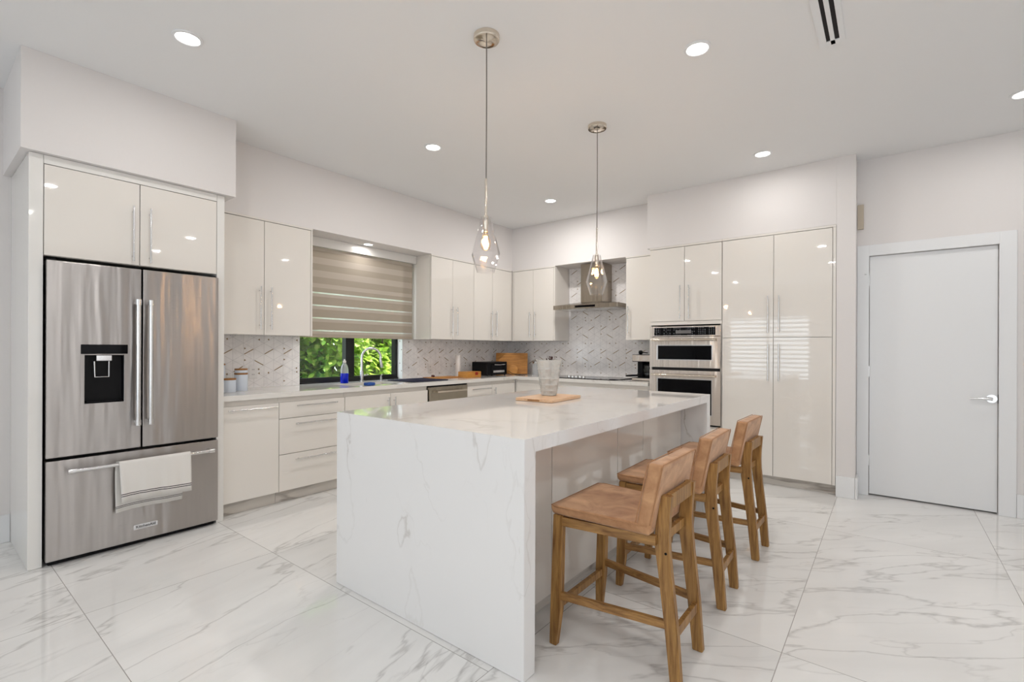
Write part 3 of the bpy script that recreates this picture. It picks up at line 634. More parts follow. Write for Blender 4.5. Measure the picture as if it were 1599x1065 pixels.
MB().tube([(-4.44, 3.30, .95), (-4.44, 3.30, .975), (-4.41, 3.29, .978)], .008, 10).obj('nozzle', 'chrome', t)

# ------------------------------------------------------------------ backsplash
def inlay(m, T, w, u0, u1, z0, z1, off, skips=()):
    A, S = .0885, .1022; gap = .012
    def quadbar(p, q, half=.0034):
        du, dz = q[0] - p[0], q[1] - p[1]; L = math.hypot(du, dz); nx, nz = -dz / L * half, du / L * half
        c = [(p[0] + nx, p[1] + nz), (q[0] + nx, q[1] + nz), (q[0] - nx, q[1] - nz), (p[0] - nx, p[1] - nz)]
        for a, b in c:
            if not (u0 < a < u1 and z0 < b < z1): return
        lo = [m.bm.verts.new(T(a, w, b)) for a, b in c]; hi = [m.bm.verts.new(T(a, w + .0012, b)) for a, b in c]
        fs = [m.bm.faces.new(hi)] + [m.bm.faces.new((lo[i], lo[(i + 1) % 4], hi[(i + 1) % 4], hi[i])) for i in range(4)]
        for f in fs: f.material_index = 1
    def tri(a, b, sgn=1, r=.0088):
        c = [(a + sgn * r, b), (a - sgn * r * .8, b + r), (a - sgn * r * .8, b - r)]
        for x, y in c:
            if not (u0 < x < u1 and z0 < y < z1): return
        lo = [m.bm.verts.new(T(x, w, y)) for x, y in c]; hi = [m.bm.verts.new(T(x, w + .0012, y)) for x, y in c]
        fs = [m.bm.faces.new(hi)] + [m.bm.faces.new((lo[i], lo[(i + 1) % 3], hi[(i + 1) % 3], hi[i])) for i in range(3)]
        for f in fs: f.material_index = 1
    for c in range(int((u0 - off) / (4 * A)) - 2, int((u1 - off) / (4 * A)) + 2):
        for j in range(-3, 6):
            U, Z = off + c * 4 * A, 1.21 + j * 3 * S + (1.5 * S if (c % 2 and (c // 2) % 2) else 0) * 0
            e = .006
            quadbar((U + e, Z + e * .577), (U + A - e, Z + S / 2 - e * .577)); quadbar((U + 2 * A + e, Z + e * .577), (U + 3 * A - e, Z + S / 2 - e * .577))
            quadbar((U + A + e, Z - .5 * S - e * .577), (U + 2 * A - e, Z - S + e * .577)); quadbar((U + 3 * A + e, Z - 1.5 * S + e * .577), (U + 4 * A - e, Z - S - e * .577))
            tri(U + .012, Z + .054); tri(U + .012, Z - .050); tri(U + 1.5 * A, Z - .135); tri(U + 2.45 * A, Z - .17, -1); tri(U + 1.5 * A, Z + .135, -1)
t = m = MB(); fbox(m, TL, 1.466, WY0 - .001, .0005, .009, .9105, 1.3775); inlay(m, TL, .009, 1.47, WY0 - .004, .913, 1.376, 1.885)
tag(m.obj('backsplash', ['splash_y', 'gold'], smooth=False, at=(0, 0, 0)), 'white marble mosaic backsplash with brass inlays left of the window', 'backsplash')
m = MB(); fbox(m, TL, WY1 + .001, YB - .0105, .0005, .009, .9105, 1.3775); inlay(m, TL, .009, WY1 + .004, YB - .012, .913, 1.376, 3.885)
tag(m.obj('backsplash', ['splash_y', 'gold'], smooth=False, at=(0, 0, 0)), 'white marble mosaic backsplash with brass inlays between the window and the corner', 'backsplash')
m = MB(); fbox(m, TB, XW + .001, -2.053, .0005, .009, .9105, 1.3775); fbox(m, TB, -3.444, -2.453, .0005, .009, 1.3775, 2.36)
inlay(m, TB, .009, XW + .012, -2.055, .913, 1.376, -3.322); inlay(m, TB, .009, -3.442, -2.455, 1.379, 2.355, -3.322)
tag(m.obj('backsplash', ['splash_x', 'gold'], smooth=False, at=(0, 0, 0)), 'white marble mosaic backsplash with brass inlays behind the cooktop and hood', 'backsplash')

# ------------------------------------------------------------------ window blind
t = thing('window_blind', (-4.45, 3.1, 1.38), 'taupe zebra roller blind lowered over the upper kitchen window', 'blind')
MB().box(XW + .011, -4.41, 2.337, 3.782, 2.27, 2.361, .004).obj('valence', 'lacquer_white', t)
m = MB(); YA, YZ = 2.345, 3.742
zs = [(2.268, 2.236, 1), (2.236, 2.168, 0), (2.168, 2.105, 1), (2.105, 2.04, 0), (2.04, 1.975, 1), (1.975, 1.91, 0), (1.91, 1.868, 1), (1.868, 1.825, 0), (1.825, 1.811, 2), (1.811, 1.78, 1), (1.78, 1.70, 0), (1.70, 1.687, 2), (1.687, 1.655, 1), (1.655, 1.575, 0), (1.575, 1.562, 2), (1.562, 1.53, 1), (1.53, 1.45, 0), (1.45, 1.437, 2), (1.437, 1.41, 1), (1.41, 1.395, 0)]
for a, b_, k in zs: m.box(-4.448, -4.445, YA, YZ, b_, a, 0, k)
m.obj('fabric', ['blind_a', 'blind_b', 'blind_c'], t, smooth=False)
MB().box(-4.454, -4.439, YA, YZ, 1.375, 1.395, .003).obj('bottom_rail', 'blind_a', t)

# ------------------------------------------------------------------ refrigerator
t = thing('refrigerator', (-4.15, .962, 0), 'stainless french-door refrigerator with bottom freezer and water dispenser', 'refrigerator')
FW = .735
m = MB(); fbox(m, TL, .519, 1.408, .03, .655, .02, 1.755, .004); m.obj('body', 'gap', t)
m = MB()
T = TL
def door_hole(m, y0, y1, z0, z1, hy0, hy1, hz0, hz1, deep):
    m.holed(TL, y0, y1, z0, z1, .657, FW, hy0, hy1, hz0, hz1, FW - deep, 0, 1)
door_hole(m, .515, .958, .627, 1.772, .683, .870, .932, 1.222, .055)
dl = m.obj('door', ['steel', 'black'], t, smooth=False)
md = dl.modifiers.new('bevel', 'BEVEL'); md.width = .006; md.segments = 3; md.limit_method = 'ANGLE'
m = MB(); fbox(m, TL, .966, 1.412, .657, FW, .627, 1.772, .006); dr_ = m.obj('door', 'steel', t)
m = MB(); fbox(m, TL, .515, 1.412, .657, FW, .032, .611, .006); fz = m.obj('freezer_drawer', 'steel', t)
m = MB(); fbox(m, TL, .530, 1.400, .60, .70, .004, .030, .002); m.obj('base_grille', 'black', t)
def fridge_handle(parent, p0, p1):
    h = MB(); h.tube([p0, p1], .0125, 18); ho = h.obj('handle', 'chrome', parent)
    d = (Vector(p1) - Vector(p0)).normalized()
    for p, s_ in ((Vector(p0), 1), (Vector(p1), -1)):
        h = MB(); h.tube([p - d * s_ * .012, p + d * s_ * .022], .016, 18)
        q = p + d * s_ * .006; h.tube([(q.x, q.y, q.z), (-3.7845, q.y, q.z)], .011, 14); h.obj('bracket', 'chrome', ho)
fridge_handle(dl, (-3.725, .930, .79), (-3.725, .930, 1.56)); fridge_handle(dr_, (-3.725, .996, .79), (-3.725, .996, 1.56)); fridge_handle(fz, (-3.725, .612, .549), (-3.725, 1.352, .549))
dp = MB(); fbox(dp, TL, .664, .889, FW - .002, FW + .004, 1.229, 1.286, .003); dsp = dp.obj('water_dispenser', 'blackglass', dl); dsp['label'] = 'black dispenser control panel'
dp = MB(); dp.holed(TL, .664, .889, .912, 1.228, FW - .003, FW + .003, .681, .872, .930, 1.223, 0, through=True); dp.obj('dispenser_frame', 'steel', dl, smooth=False)
dp = MB(); fbox(dp, TL, .737, .812, FW - .05, FW - .004, 1.186, 1.221, .003); dp.obj('ice_chute', 'chrome', dl)
dp = MB(); dp.tube([TL(.730, FW - .018, 1.183), TL(.732, FW - .012, 1.088), TL(.798, FW - .012, 1.088), TL(.800, FW - .018, 1.183)], .004, 8); dp.obj('paddle', 'chrome', dl)
dp = MB(); fbox(dp, TL, .69, .863, FW - .053, FW - .004, .934, .944, .002); dp.obj('drip_tray', 'blackglass', dl)
dp = MB(); fbox(dp, TL, .922, 1.050, FW + .0002, FW + .003, .104, .134, .001); bd = dp.obj('badge', 'badge', fz)
fc = bpy.data.curves.new('badge_text', 'FONT'); fc.body = 'KitchenAid'; fc.size = .0235; fc.extrude = .0004; fc.offset = .0005; fc.align_x = 'CENTER'; fc.align_y = 'CENTER'
tmp = bpy.data.objects.new('tmp', fc); COL.objects.link(tmp); bpy.context.view_layer.update()
me = bpy.data.meshes.new_from_object(tmp.evaluated_get(bpy.context.evaluated_depsgraph_get())); bpy.data.objects.remove(tmp)
me.transform(Matrix(((0, 0, 1, 0), (1, 0, 0, 0), (0, 1, 0, 0), (0, 0, 0, 1))))
me.transform(Matrix.Translation(Vector((XW + FW + .0032, .986, .119)) - wloc(bd))); me.name = 'badge_text'
me.materials.clear(); me.materials.append(M['logo']); bt = bpy.data.objects.new('badge_text', me); COL.objects.link(bt); bt.parent = fz; bt['label'] = 'black lettering on the freezer badge'
for y in (.55, 1.375):
    m = MB(); m.tube([TL(y, .66, .0005), TL(y, .66, .03)], .018, 14); m.obj('foot', 'chrome', t)
m = MB(); fbox(m, TL, .52, .56, .60, .70, 1.756, 1.785, .003); m.obj('hinge_cover', 'black', t)
m = MB(); fbox(m, TL, 1.37, 1.405, .60, .70, 1.756, 1.785, .003); m.obj('hinge_cover', 'black', t)
# towel over the freezer handle
bm = bmesh.new(); uvl = bm.loops.layers.uv.new('UVMap')
path = [(-3.760, .252), (-3.764, .33), (-3.766, .42), (-3.762, .50), (-3.752, .545)]
for k in range(9):
    a = pi - k * pi / 8; path.append((-3.725 + .0165 * cos(a), .549 + .0165 * sin(a)))
path += [(-3.7075, .53), (-3.703, .48), (-3.700, .42), (-3.698, .36), (-3.697, .312)]
lens = [0]
for a, b_ in zip(path[:-1], path[1:]): lens.append(lens[-1] + math.hypot(b_[0] - a[0], b_[1] - a[1]))
NY = 36; grid = []
for i, (x, z) in enumerate(path):
    v = 1 - lens[i] / lens[-1]; row = []
    for j in range(NY + 1):
        s = j / NY; fr_ = 1 if i > 8 else 0
        hang = max(0, .549 - z) / .3
        y0, y1 = (.832 + .012 * hang, 1.216) if fr_ else (.822 + .004 * hang, 1.20 - .02 * hang)
        y = y0 + (y1 - y0) * s; dx = (.004 * sin(s * 19 + 1) + .003 * sin(s * 43)) * hang * (1 if fr_ else .5)
        row.append((bm.verts.new((x + dx, y, z + .006 * hang * sin(s * 5) - (.010 * hang * (1 - s)) * (1 if not fr_ else -.6))), s, v))
    grid.append(row)
for i in range(len(path) - 1):
    for j in range(NY):
        q = [grid[i][j], grid[i][j + 1], grid[i + 1][j + 1], grid[i + 1][j]]; f = bm.faces.new([a[0] for a in q])
        for lp, a in zip(f.loops, q): lp[uvl].uv = (a[1], a[2])
mb = MB(); mb.bm.free(); mb.bm = bm; tw = mb.obj('kitchen_towel', 'towel'); tag(tw, 'white kitchen towel with thin dark stripes draped over the freezer handle', 'towel')
md = tw.modifiers.new('thick', 'SOLIDIFY'); md.thickness = .003; md.offset = 0

# ------------------------------------------------------------------ dishwasher
t = thing('dishwasher', (-4.2, 3.79, .1), 'stainless dishwasher with bar handle in the window-wall base run', 'dishwasher')
m = MB(); fbox(m, TL, 3.494, 4.086, .03, .615, .02, .866); m.obj('body', 'gap', t, smooth=False)
m = MB(); fbox(m, TL, 3.497, 4.083, .617, .66, .11, .853, .004); dd = m.obj('door', 'steel_dw', t)
m = MB(); fbox(m, TL, 3.497, 4.083, .60, .655, .855, .866, .001); m.obj('control_strip', 'blackglass', t)
m = MB(); m.tube([TL(3.57, .70, .80), TL(4.03, .70, .80)], .010, 14)
for u in (3.59, 4.01): m.tube([TL(u, .6605, .80), TL(u, .70, .80)], .008, 10)
m.obj('handle', 'nickel', dd)

# ------------------------------------------------------------------ wall oven
t = thing('double_oven', (-1.675, 5.2, .5), 'stainless combination wall oven, microwave above a larger oven', 'oven')
OW = TD + .012
m = MB(); fbox(m, TB, -2.02, -1.33, .06, TD - .02, .50, 1.51); m.obj('body', 'gap', t, smooth=False)
OX0, OX1 = -2.04, -1.311
m = MB(); fbox(m, TB, OX0, OX1, TD + .001, OW, 1.408, 1.512, .002); cp = m.obj('control_panel', 'steel_oven', t)
m = MB(); fbox(m, TB, -1.990, -1.362, OW + .0002, OW + .003, 1.417, 1.500, .001); gp = m.obj('touch_glass', 'keyglass', cp)
m = MB(); fbox(m, TB, -1.757, -1.598, OW + .0032, OW + .004, 1.437, 1.470); m.obj('display', 'lcd', cp, smooth=False)
def oven_door(z0, z1, wz0, wz1, hz, nm):
    m = MB(); m.holed(TB, OX0, OX1, z0, z1, TD + .001, OW, -1.962, -1.388, wz0, wz1, OW - .006, 0, 1)
    o = m.obj(nm, ['steel_oven', 'chrome'], t, smooth=False)
    m = MB(); fbox(m, TB, -1.950, -1.400, OW - .0055, OW - .003, wz0 + .008, wz1 - .008, .0005); m.obj('door_glass', 'blackglass', o)
    m = MB(); m.tube([TB(-2.005, OW + .045, hz), TB(-1.355, OW + .045, hz)], .0115, 16)
    for u in (-1.985, -1.375): m.tube([TB(u, OW + .0005, hz), TB(u, OW + .045, hz)], .010, 12)
    m.obj('handle', 'nickel', o)
oven_door(1.082, 1.402, 1.158, 1.318, 1.372, 'microwave_door'); oven_door(.512, 1.052, .60, .968, 1.003, 'oven_door')
m = MB(); fbox(m, TB, OX0, OX1, TD + .001, OW - .006, .496, .510); m.obj('lower_vent', 'black', t, smooth=False)

# ------------------------------------------------------------------ range hood
t = thing('range_hood', (-2.95, 5.4, 1.75), 'stainless chimney range hood over the cooktop', 'range hood')
m = MB(); fbox(m, TB, -3.11, -2.805, .0105, .275, 1.862, 2.355, .002); m.obj('chimney', 'steel_hood', t)
m = MB()
hx0, hx1, hy = -3.402, -2.50, YB - .0105
m.box(hx0, hx1, 5.19, hy, 1.772, 1.824, .003)
m.loft([[(hx0 + .002, 5.192, 1.8225), (hx1 - .002, 5.192, 1.8225), (hx1 - .002, hy - .001, 1.8225), (hx0 + .002, hy - .001, 1.8225)], [(-3.13, 5.37, 1.866), (-2.785, 5.37, 1.866), (-2.785, hy - .001, 1.866), (-3.13, hy - .001, 1.866)]])
cn = m.obj('canopy', 'steel_hood', t)
m = MB(); m.box(-3.08, -2.80, 5.187, 5.1895, 1.786, 1.812, .001); m.obj('control_panel', 'blackglass', cn)
m = MB(); m.box(-3.34, -2.96, 5.24, 5.58, 1.768, 1.7745, .001); m.obj('grease_filter', 'chrome', cn)
m = MB(); m.box(-2.94, -2.56, 5.24, 5.58, 1.768, 1.7745, .001); m.obj('grease_filter', 'chrome', cn)
# cooktop
t = thing('cooktop', (-2.93, 5.33, .91), 'black glass cooktop with a row of steel knobs below the hood', 'cooktop')
m = MB(); m.box(-3.38, -2.48, 5.08, 5.60, .9105, .918, .003); m.obj('glass_top', 'blackglass', t)
for k in range(5):
    m = MB(); x = -3.13 + k * .052; m.lathe(x, 5.14, [(.019, .9185), (.019, .932), (.016, .945), (.008, .946)], 18); m.obj('knob', 'chrome', t)
for (x, y, r_) in ((-3.2, 5.42, .10), (-2.93, 5.42, .12), (-2.64, 5.42, .09)):
    m = MB(); n_ = 36; A = [(x + r_ * cos(2 * pi * i / n_), y + r_ * sin(2 * pi * i / n_)) for i in range(n_)]
    m.loft([[(a, b_, .9181) for a, b_ in A], [(a, b_, .9188) for a, b_ in A], [(x + (a - x) * .97, y + (b_ - y) * .97, .9188) for a, b_ in A]], cap=False); m.obj('burner_ring', 'lcd', t)

# ------------------------------------------------------------------ island
t = thing('island_countertop', (-1.72, 2.66, 0), 'white veined quartz island top with waterfall ends', 'countertop')
m = MB(); IX0, IX1, IY0, IY1, IZ = -2.352, -1.086, 1.463, 3.868, .925
def U(x0, x1): m.prism([(IY0, .001), (IY0 + .074, .001), (IY0 + .074, IZ - .058), (IY1 - .078, IZ - .058), (IY1 - .078, .001), (IY1, .001), (IY1, IZ), (IY0, IZ)], 0, x0, x1, .0015)
U(IX0, IX1)
for f in m.bm.faces:
    if f.normal.z > .9 and f.calc_center_median().z > .9: f.material_index = 1
m.obj('waterfall_slab', ['quartz', 'quartz_top'], t)
t = thing('island_cabinet', (-1.8, 2.66, 0), 'cream gloss cabinet body of the island behind the bar stools', 'cabinet')
m = MB(); m.box(IX0 + .02, -1.30, IY0 + .076, IY1 - .08, .085, IZ - .06); m.obj('body', 'lacquer', t, smooth=False)
ys = [IY0 + .076, 1.95, 2.666, 3.045, IY1 - .08]
for a, b_ in zip(ys[:-1], ys[1:]):
    m = MB(); m.box(-1.297, -1.281, a + .003, b_ - .003, .087, IZ - .0595, .0015); m.obj('back_panel', 'lacquer', t)
m = MB(); m.box(IX0 + .06, -1.33, IY0 + .076, IY1 - .08, .001, .084); m.obj('toe_kick', 'kick', t, smooth=False)
ys = [IY0 + .076, 2.14, 2.66, 3.22, IY1 - .08]
for a, b_ in zip(ys[:-1], ys[1:]):
    m = MB(); m.box(IX0 + .001, IX0 + .019, a + .0015, b_ - .0015, .087, IZ - .0595, .0015); dd = m.obj('door', 'lacquer', t)
    handle(lambda u, w, v: (IX0 - w, u, v), dd, 'v', b_ - .05, .55, .82, 0)

# ------------------------------------------------------------------ bar stools (built once, at the origin, then copied)
def make_stool():
    t = thing('bar_stool', (0, 0, 0), '', 'stool', 'bar stools at the island')
    ox = -.88
    def X(a): return a - ox
    # seat
    m = MB(); m.hexa([(X(-1.14), -.222, .560), (X(-.715), -.195, .556), (X(-.715), .195, .556), (X(-1.14), .222, .560), (X(-1.150), -.230, .600), (X(-.705), -.200, .600), (X(-.705), .200, .600), (X(-1.150), .230, .600)], .017, 0, 4)
    for v in m.bm.verts:
        if v.co.z > .59: d = max(0, 1 - ((v.co.x - X(-.93)) / .25) ** 2) * max(0, 1 - (v.co.y / .24) ** 2); v.co.z += .008 * d
    s = m.obj('seat', 'leather', t)
    MB().tube([(X(-.72), -.206, .596), (X(-1.12), -.226, .597), (X(-1.146), -.214, .597), (X(-1.148), .214, .597), (X(-1.12), .226, .597), (X(-.72), .206, .596)], .0022, 6).obj('piping', 'leather_piping', s)
    # back cushion
    m = MB(); m.hexa([(X(-.775), -.198, .562), (X(-.715), -.198, .556), (X(-.715), .198, .556), (X(-.775), .198, .562), (X(-.722), -.196, .838), (X(-.662), -.196, .836), (X(-.662), .196, .836), (X(-.722), .196, .838)], .014, 0, 4)
    s = m.obj('backrest', 'leather', t)
    MB().tube([(X(-.770), -.197, .600), (X(-.722), -.195, .828), (X(-.722), -.186, .837), (X(-.722), .186, .837), (X(-.722), .195, .828), (X(-.770), .197, .600)], .0022, 6).obj('piping', 'leather_piping', s)
    MB().tube([(X(-.712), -.196, .60), (X(-.664), -.194, .826), (X(-.663), -.186, .835), (X(-.663), .186, .835), (X(-.664), .194, .826), (X(-.712), .196, .60)], .0022, 6).obj('piping', 'leather_piping', s)
    for sg in (-1, 1):
        # front leg, tapered towards the foot
        y0, y1 = sorted((sg * .222, sg * .184)); yf0, yf1 = sorted((sg * .222, sg * .194))
        m = MB(); c0 = [(X(-1.150), yf0, 0), (X(-1.116), yf0, 0), (X(-1.116), yf1, 0), (X(-1.150), yf1, 0)]
        c1 = [(X(-1.146), y0, .16), (X(-1.098), y0, .16), (X(-1.098), y1, .16), (X(-1.146), y1, .16)]
        c2 = [(X(-1.132), y0, .562), (X(-1.090), y0, .562), (X(-1.090), y1, .562), (X(-1.132), y1, .562)]
        m.loft([c0, c1, c2]); bmesh.ops.bevel(m.bm, geom=list(m.bm.edges), offset=.003, segments=2, affect='EDGES', clamp_overlap=True)
        m.obj('front_leg', 'wood', t)
        fe = [(-.651, 0), (-.672, .20), (-.698, .41), (-.711, .50), (-.711, .56), (-.704, .62), (-.688, .708)]
        be = [(-.609, 0), (-.623, .20), (-.647, .41), (-.655, .50), (-.657, .56), (-.655, .62), (-.648, .708)]
        y0, y1 = sorted((sg * .150, sg * .118))
        m = MB(); m.loft([[(X(a[0]), y0, a[1]), (X(b_[0]), y0, b_[1]), (X(b_[0]), y1, b_[1]), (X(a[0]), y1, a[1])] for a, b_ in zip(fe, be)])
        bmesh.ops.bevel(m.bm, geom=[e for e in m.bm.edges if abs(e.verts[0].co.z - e.verts[1].co.z) > .02 or e.verts[0].co.z in (0, .708)], offset=.003, segments=2, affect='EDGES', clamp_overlap=True)
        lg = m.obj('rear_leg', 'wood', t)
        MB().tube([(X(-.667), sg * .1505, .49), (X(-.667), sg * .1525, .49)], .005, 10).obj('screw', 'black', lg)
        # side rail under the seat and side stretcher (front legs sit wider than rear)
        def bar(xa, ya, xb, yb, z0, z1, th, nm, mt='wood_h'):
            m = MB(); h = th / 2
            m.hexa([(X(xa), ya - h, z0), (X(xb), yb - h, z0), (X(xb), yb + h, z0), (X(xa), ya + h, z0), (X(xa), ya - h, z1), (X(xb), yb - h, z1), (X(xb), yb + h, z1), (X(xa), ya + h, z1)], .0025); return m.obj(nm, mt, t)
        bar(-1.094, sg * .206, -.700, sg * .160, .517, .5555, .022, 'side_rail'); bar(-1.105, sg * .206, -.660, sg * .138, .200, .232, .020, 'side_stretcher')
    def cross(x0, x1, y, z0, z1, nm):
        m = MB(); m.box(X(x0), X(x1), -y, y, z0, z1, .0025); m.obj(nm, 'wood', t)
    cross(-1.126, -1.106, .190, .155, .188, 'front_stretcher'); cross(-.650, -.630, .119, .165, .205, 'rear_stretcher')
    cross(-.678, -.656, .119, .652, .712, 'back_rail'); cross(-1.122, -1.10, .190, .515, .555, 'front_rail'); cross(-.705, -.685, .119, .515, .552, 'rear_rail')
    return t
st0 = make_stool()
st0['label'] = 'tan suede bar stool nearest the camera, by the island near waterfall end'
for i, (x, y, rz, lb) in enumerate([(-.88, 1.955, 0, None), (-.893, 2.615, R(1.5), 'middle one of the three tan suede bar stools along the island'), (-.878, 3.335, R(-1), 'tan suede bar stool farthest away, closest to the pantry doors')]):
    o = st0 if i == 0 else copy_tree(st0)
    o.location = (x, y, 0); o.rotation_euler = (0, 0, rz)
    if lb: o['label'] = lb

# ------------------------------------------------------------------ ceiling fixtures
def downlight(loc, label, power, size=.055):
    x, y, z = loc
    t = thing('recessed_light', (x, y, z - .006), label, 'ceiling light', 'recessed downlights')
    m = MB(); n_ = 40
    prof = [(size + .018, z - .0005), (size + .017, z - .005), (size + .004, z - .008), (size, z - .004), (size, z - .0006)]
    m.lathe(x, y, prof, n_, cap=False); m.obj('trim_ring', 'trim', t)
    m = MB(); m.lathe(x, y, [(size - .001, z - .0030), (size * .3, z - .0036), (.001, z - .0037)], n_, cap=False); m.lathe(x, y, [(size - .001, z - .0030), (size - .001, z - .001)], n_, cap=False); m.obj('diffuser', 'lens', t)
    lo = lamp('downlight_lamp', 'AREA', (0, 0, -.006), (0, 0, 0), power * .35, (1.0, 0.975, 0.945), size * 1.9, parent=t)
    return t
downlight((-2.99, .957, HC), 'round recessed ceiling light in front of the refrigerator bulkhead', 12)
downlight((-2.985, 2.73, HC), 'round recessed ceiling light left of the near pendant cord, above the fridge-side aisle', 29)
downlight((-3.01, 4.53, HC), 'round recessed ceiling light between the two pendant cords, deepest in the kitchen', 45)
downlight((-.843, 2.733, HC), 'round recessed ceiling light nearest the ceiling vent', 22)
downlight((-.853, 4.545, HC), 'round recessed ceiling light in front of the pantry bulkhead', 10)
downlight((.69, 4.51, HC), 'round recessed ceiling light cut by the right edge of the photo, above the white door', 13)
downlight((-4.30, 3.03, 2.362), 'small round light under the bulkhead just above the window blind', 2.6, .042)
for p in ((-.85, .95), (.7, 2.73), (.7, .95), (-2.98, -.85), (-.85, -.85), (.7, -.85), (-2.98, -2.65), (-.85, -2.65), (.7, -2.65), (2.3, .95), (2.3, 2.73)):
    downlight((*p, HC), 'round recessed ceiling light outside the photographed view', 13)
t = thing('ceiling_vent', (-.246, 2.5, HC), 'long white slot air vent recessed in the ceiling', 'vent')
m = MB(); vx = [-.307, -.272, -.254, -.233, -.213, -.187]
for a, b_ in ((0, 1), (2, 3), (4, 5)): m.box(vx[a], vx[b_], 1.95, 3.14, HC - .006, HC - .0005, .001)
m.box(-.272, -.213, 3.10, 3.14, HC - .006, HC - .0005); m.box(-.272, -.213, 1.95, 1.99, HC - .006, HC - .0005); m.obj('frame', 'trim', t)
m = MB(); m.box(-.273, -.212, 1.98, 3.11, HC - .002, HC - .0004); m.obj('slot', 'darkvoid', t, smooth=False)
# pendants
def make_pendant(loc, label):
    x, y = loc
    t = thing('pendant_light', (x, y, 1.68), label, 'pendant light', 'glass pendants over the island')
    MB().lathe(x, y, [(.070, HC - .0005), (.070, HC - .022), (.066, HC - .027), (.02, HC - .028), (.006, HC - .034)], 40).obj('canopy', 'nickel', t)
    MB().tube([(x, y, HC - .03), (x + .002, y, 2.6), (x, y + .001, 2.17)], .0032, 8).obj('cord', 'cordgrey', t)
    MB().tube([(x, y, 2.18), (x, y, 1.975)], .0065, 12).obj('stem', 'nickel', t)
    m = MB(); m.lathe(x, y, [(.008, 1.985), (.014, 1.978), (.015, 1.935), (.0125, 1.93), (.0125, 1.895), (.008, 1.893)], 24); m.obj('socket', 'nickel', t)
    m = MB(); seg = 8
    def oct_(r, z): return [(x + r * cos(2 * pi * (i + .5) / seg), y + r * sin(2 * pi * (i + .5) / seg), z) for i in range(seg)]
    m.loft([oct_(.029, 1.974), oct_(.034, 1.952), oct_(.080, 1.775), oct_(.050, 1.678)], cap=False); sh = m.obj('glass_shade', 'shade', t, smooth=False)
    md = sh.modifiers.new('thick', 'SOLIDIFY'); md.thickness = .003; md.offset = -1
    m = MB(); m.lathe(x, y, [(.012, 1.892), (.014, 1.88), (.026, 1.845), (.028, 1.825), (.022, 1.805), (.006, 1.796)], 20); bl = m.obj('bulb', 'envelope', t)
    m = MB()
    for k in range(6):
        a = k * pi / 3; m.tube([(x + .007 * cos(a), y + .007 * sin(a), 1.872), (x + .010 * cos(a), y + .010 * sin(a), 1.818)], .0022, 6)
    m.obj('filament', 'filament', bl)
    lamp('pendant_lamp', 'POINT', (0, 0, 1.84 - 1.68), (0, 0, 0), 5.0, (1.0, .62, .32), .02, parent=t)
    return t
M['cordgrey'] = pbr('grey_cord', lin((120, 112, 106)), 0.6, noise=(200, 0.2))
make_pendant((-1.700, 1.935), 'clear faceted glass pendant with bulb, hanging over the near end of the island')
make_pendant((-1.725, 3.222), 'clear faceted glass pendant with bulb, hanging in front of the range hood')
# wall device by the door
m = MB(); m.box(-.2235, -.178, 5.215, 5.2495, 2.335, 2.55, .004); tag(m.obj('chime_box', 'beige'), 'slim beige box mounted on the wall above the door casing', 'wall device')

# ------------------------------------------------------------------ worktop things
CT = .9105
def outlet(T, u, v, label):
    c = T(u, .01, v); t = thing('power_outlet', c, label, 'outlet', 'backsplash outlets')
    m = MB(); fbox(m, T, u - .036, u + .036, .0105, .0145, v - .057, v + .057, .002); m.obj('cover_plate', 'plate', t)
    m = MB()
    for dz in (-.026, .018):
        for du in (-.008, .006): fbox(m, T, u + du, u + du + .003, .0146, .0152, v + dz, v + dz + .011)
    m.obj('sockets', 'black', t, smooth=False)
outlet(TL, 1.965, 1.05, 'white double wall outlet beside the canisters'); outlet(TL, 4.09, 1.02, 'white wall outlet on the backsplash above the wooden serving board')
def canister(x, y, z, r, h, label):
    t = thing('canister', (x, y, z), label, 'canister', 'white ceramic canisters')
    MB().lathe(x, y, [(r * .96, z), (r, z + .006), (r, z + h - .004), (r * .97, z + h)], 32).obj('jar', 'ceramic', t)
    MB().lathe(x, y, [(r * .99, z + h + .0005), (r * 1.02, z + h + .003), (r * 1.02, z + h + .012), (r * .98, z + h + .014)], 32).obj('lid', 'lidwood', t)
canister(-4.20, 1.645, CT, .050, .098, 'short white canister with wooden lid, front left against the refrigerator panel')
canister(-4.27, 1.765, CT, .050, .135, 'taller white canister with wooden lid, lower one of the stacked pair')
canister(-4.27, 1.765, CT + .1495, .048, .022, 'shallow white canister with wooden lid stacked on the taller canister')
canister(-4.40, 1.640, CT, .050, .212, 'tallest white canister with wooden lid, at the back beside the refrigerator panel')
t = thing('dish_soap_bottle', (-4.40, 2.82, CT), 'clear squeeze bottle of blue dish soap beside the sink', 'bottle')
m = MB(); m.lathe(-4.40, 2.82, [(.036, CT), (.040, CT + .008), (.040, CT + .10), (.0395, CT + .102)], 24); m.obj('soap', 'blue', t)
m = MB(); m.lathe(-4.40, 2.82, [(.0395, CT + .1025), (.038, CT + .14), (.030, CT + .18), (.016, CT + .205), (.014, CT + .21)], 24); m.obj('upper_body', 'bottle', t)
m = MB(); m.lathe(-4.40, 2.82, [(.016, CT + .2105), (.016, CT + .228), (.009, CT + .232), (.007, CT + .246)], 18); m.obj('cap', 'white_plastic', t)
m = MB(); m.box(-4.12, -4.05, 2.71, 2.80, CT, CT + .03, .01, 0, 3)
tag(m.obj('sponge', 'bluesponge', at=(-4.09, 2.755, CT)), 'small blue sponge on the near edge of the sink', 'sponge').location = (-3.95, 2.80, CT)
m = MB(); m.box(-4.40, -3.95, 3.36, 3.86, CT, CT + .009, .003); mt_ = tag(m.obj('drying_mat', 'navy'), 'dark navy drying mat flat on the worktop right of the sink', 'mat')
t = thing('serving_board', (-4.33, 4.12, CT), 'long thin wooden serving board behind the drying mat', 'board')
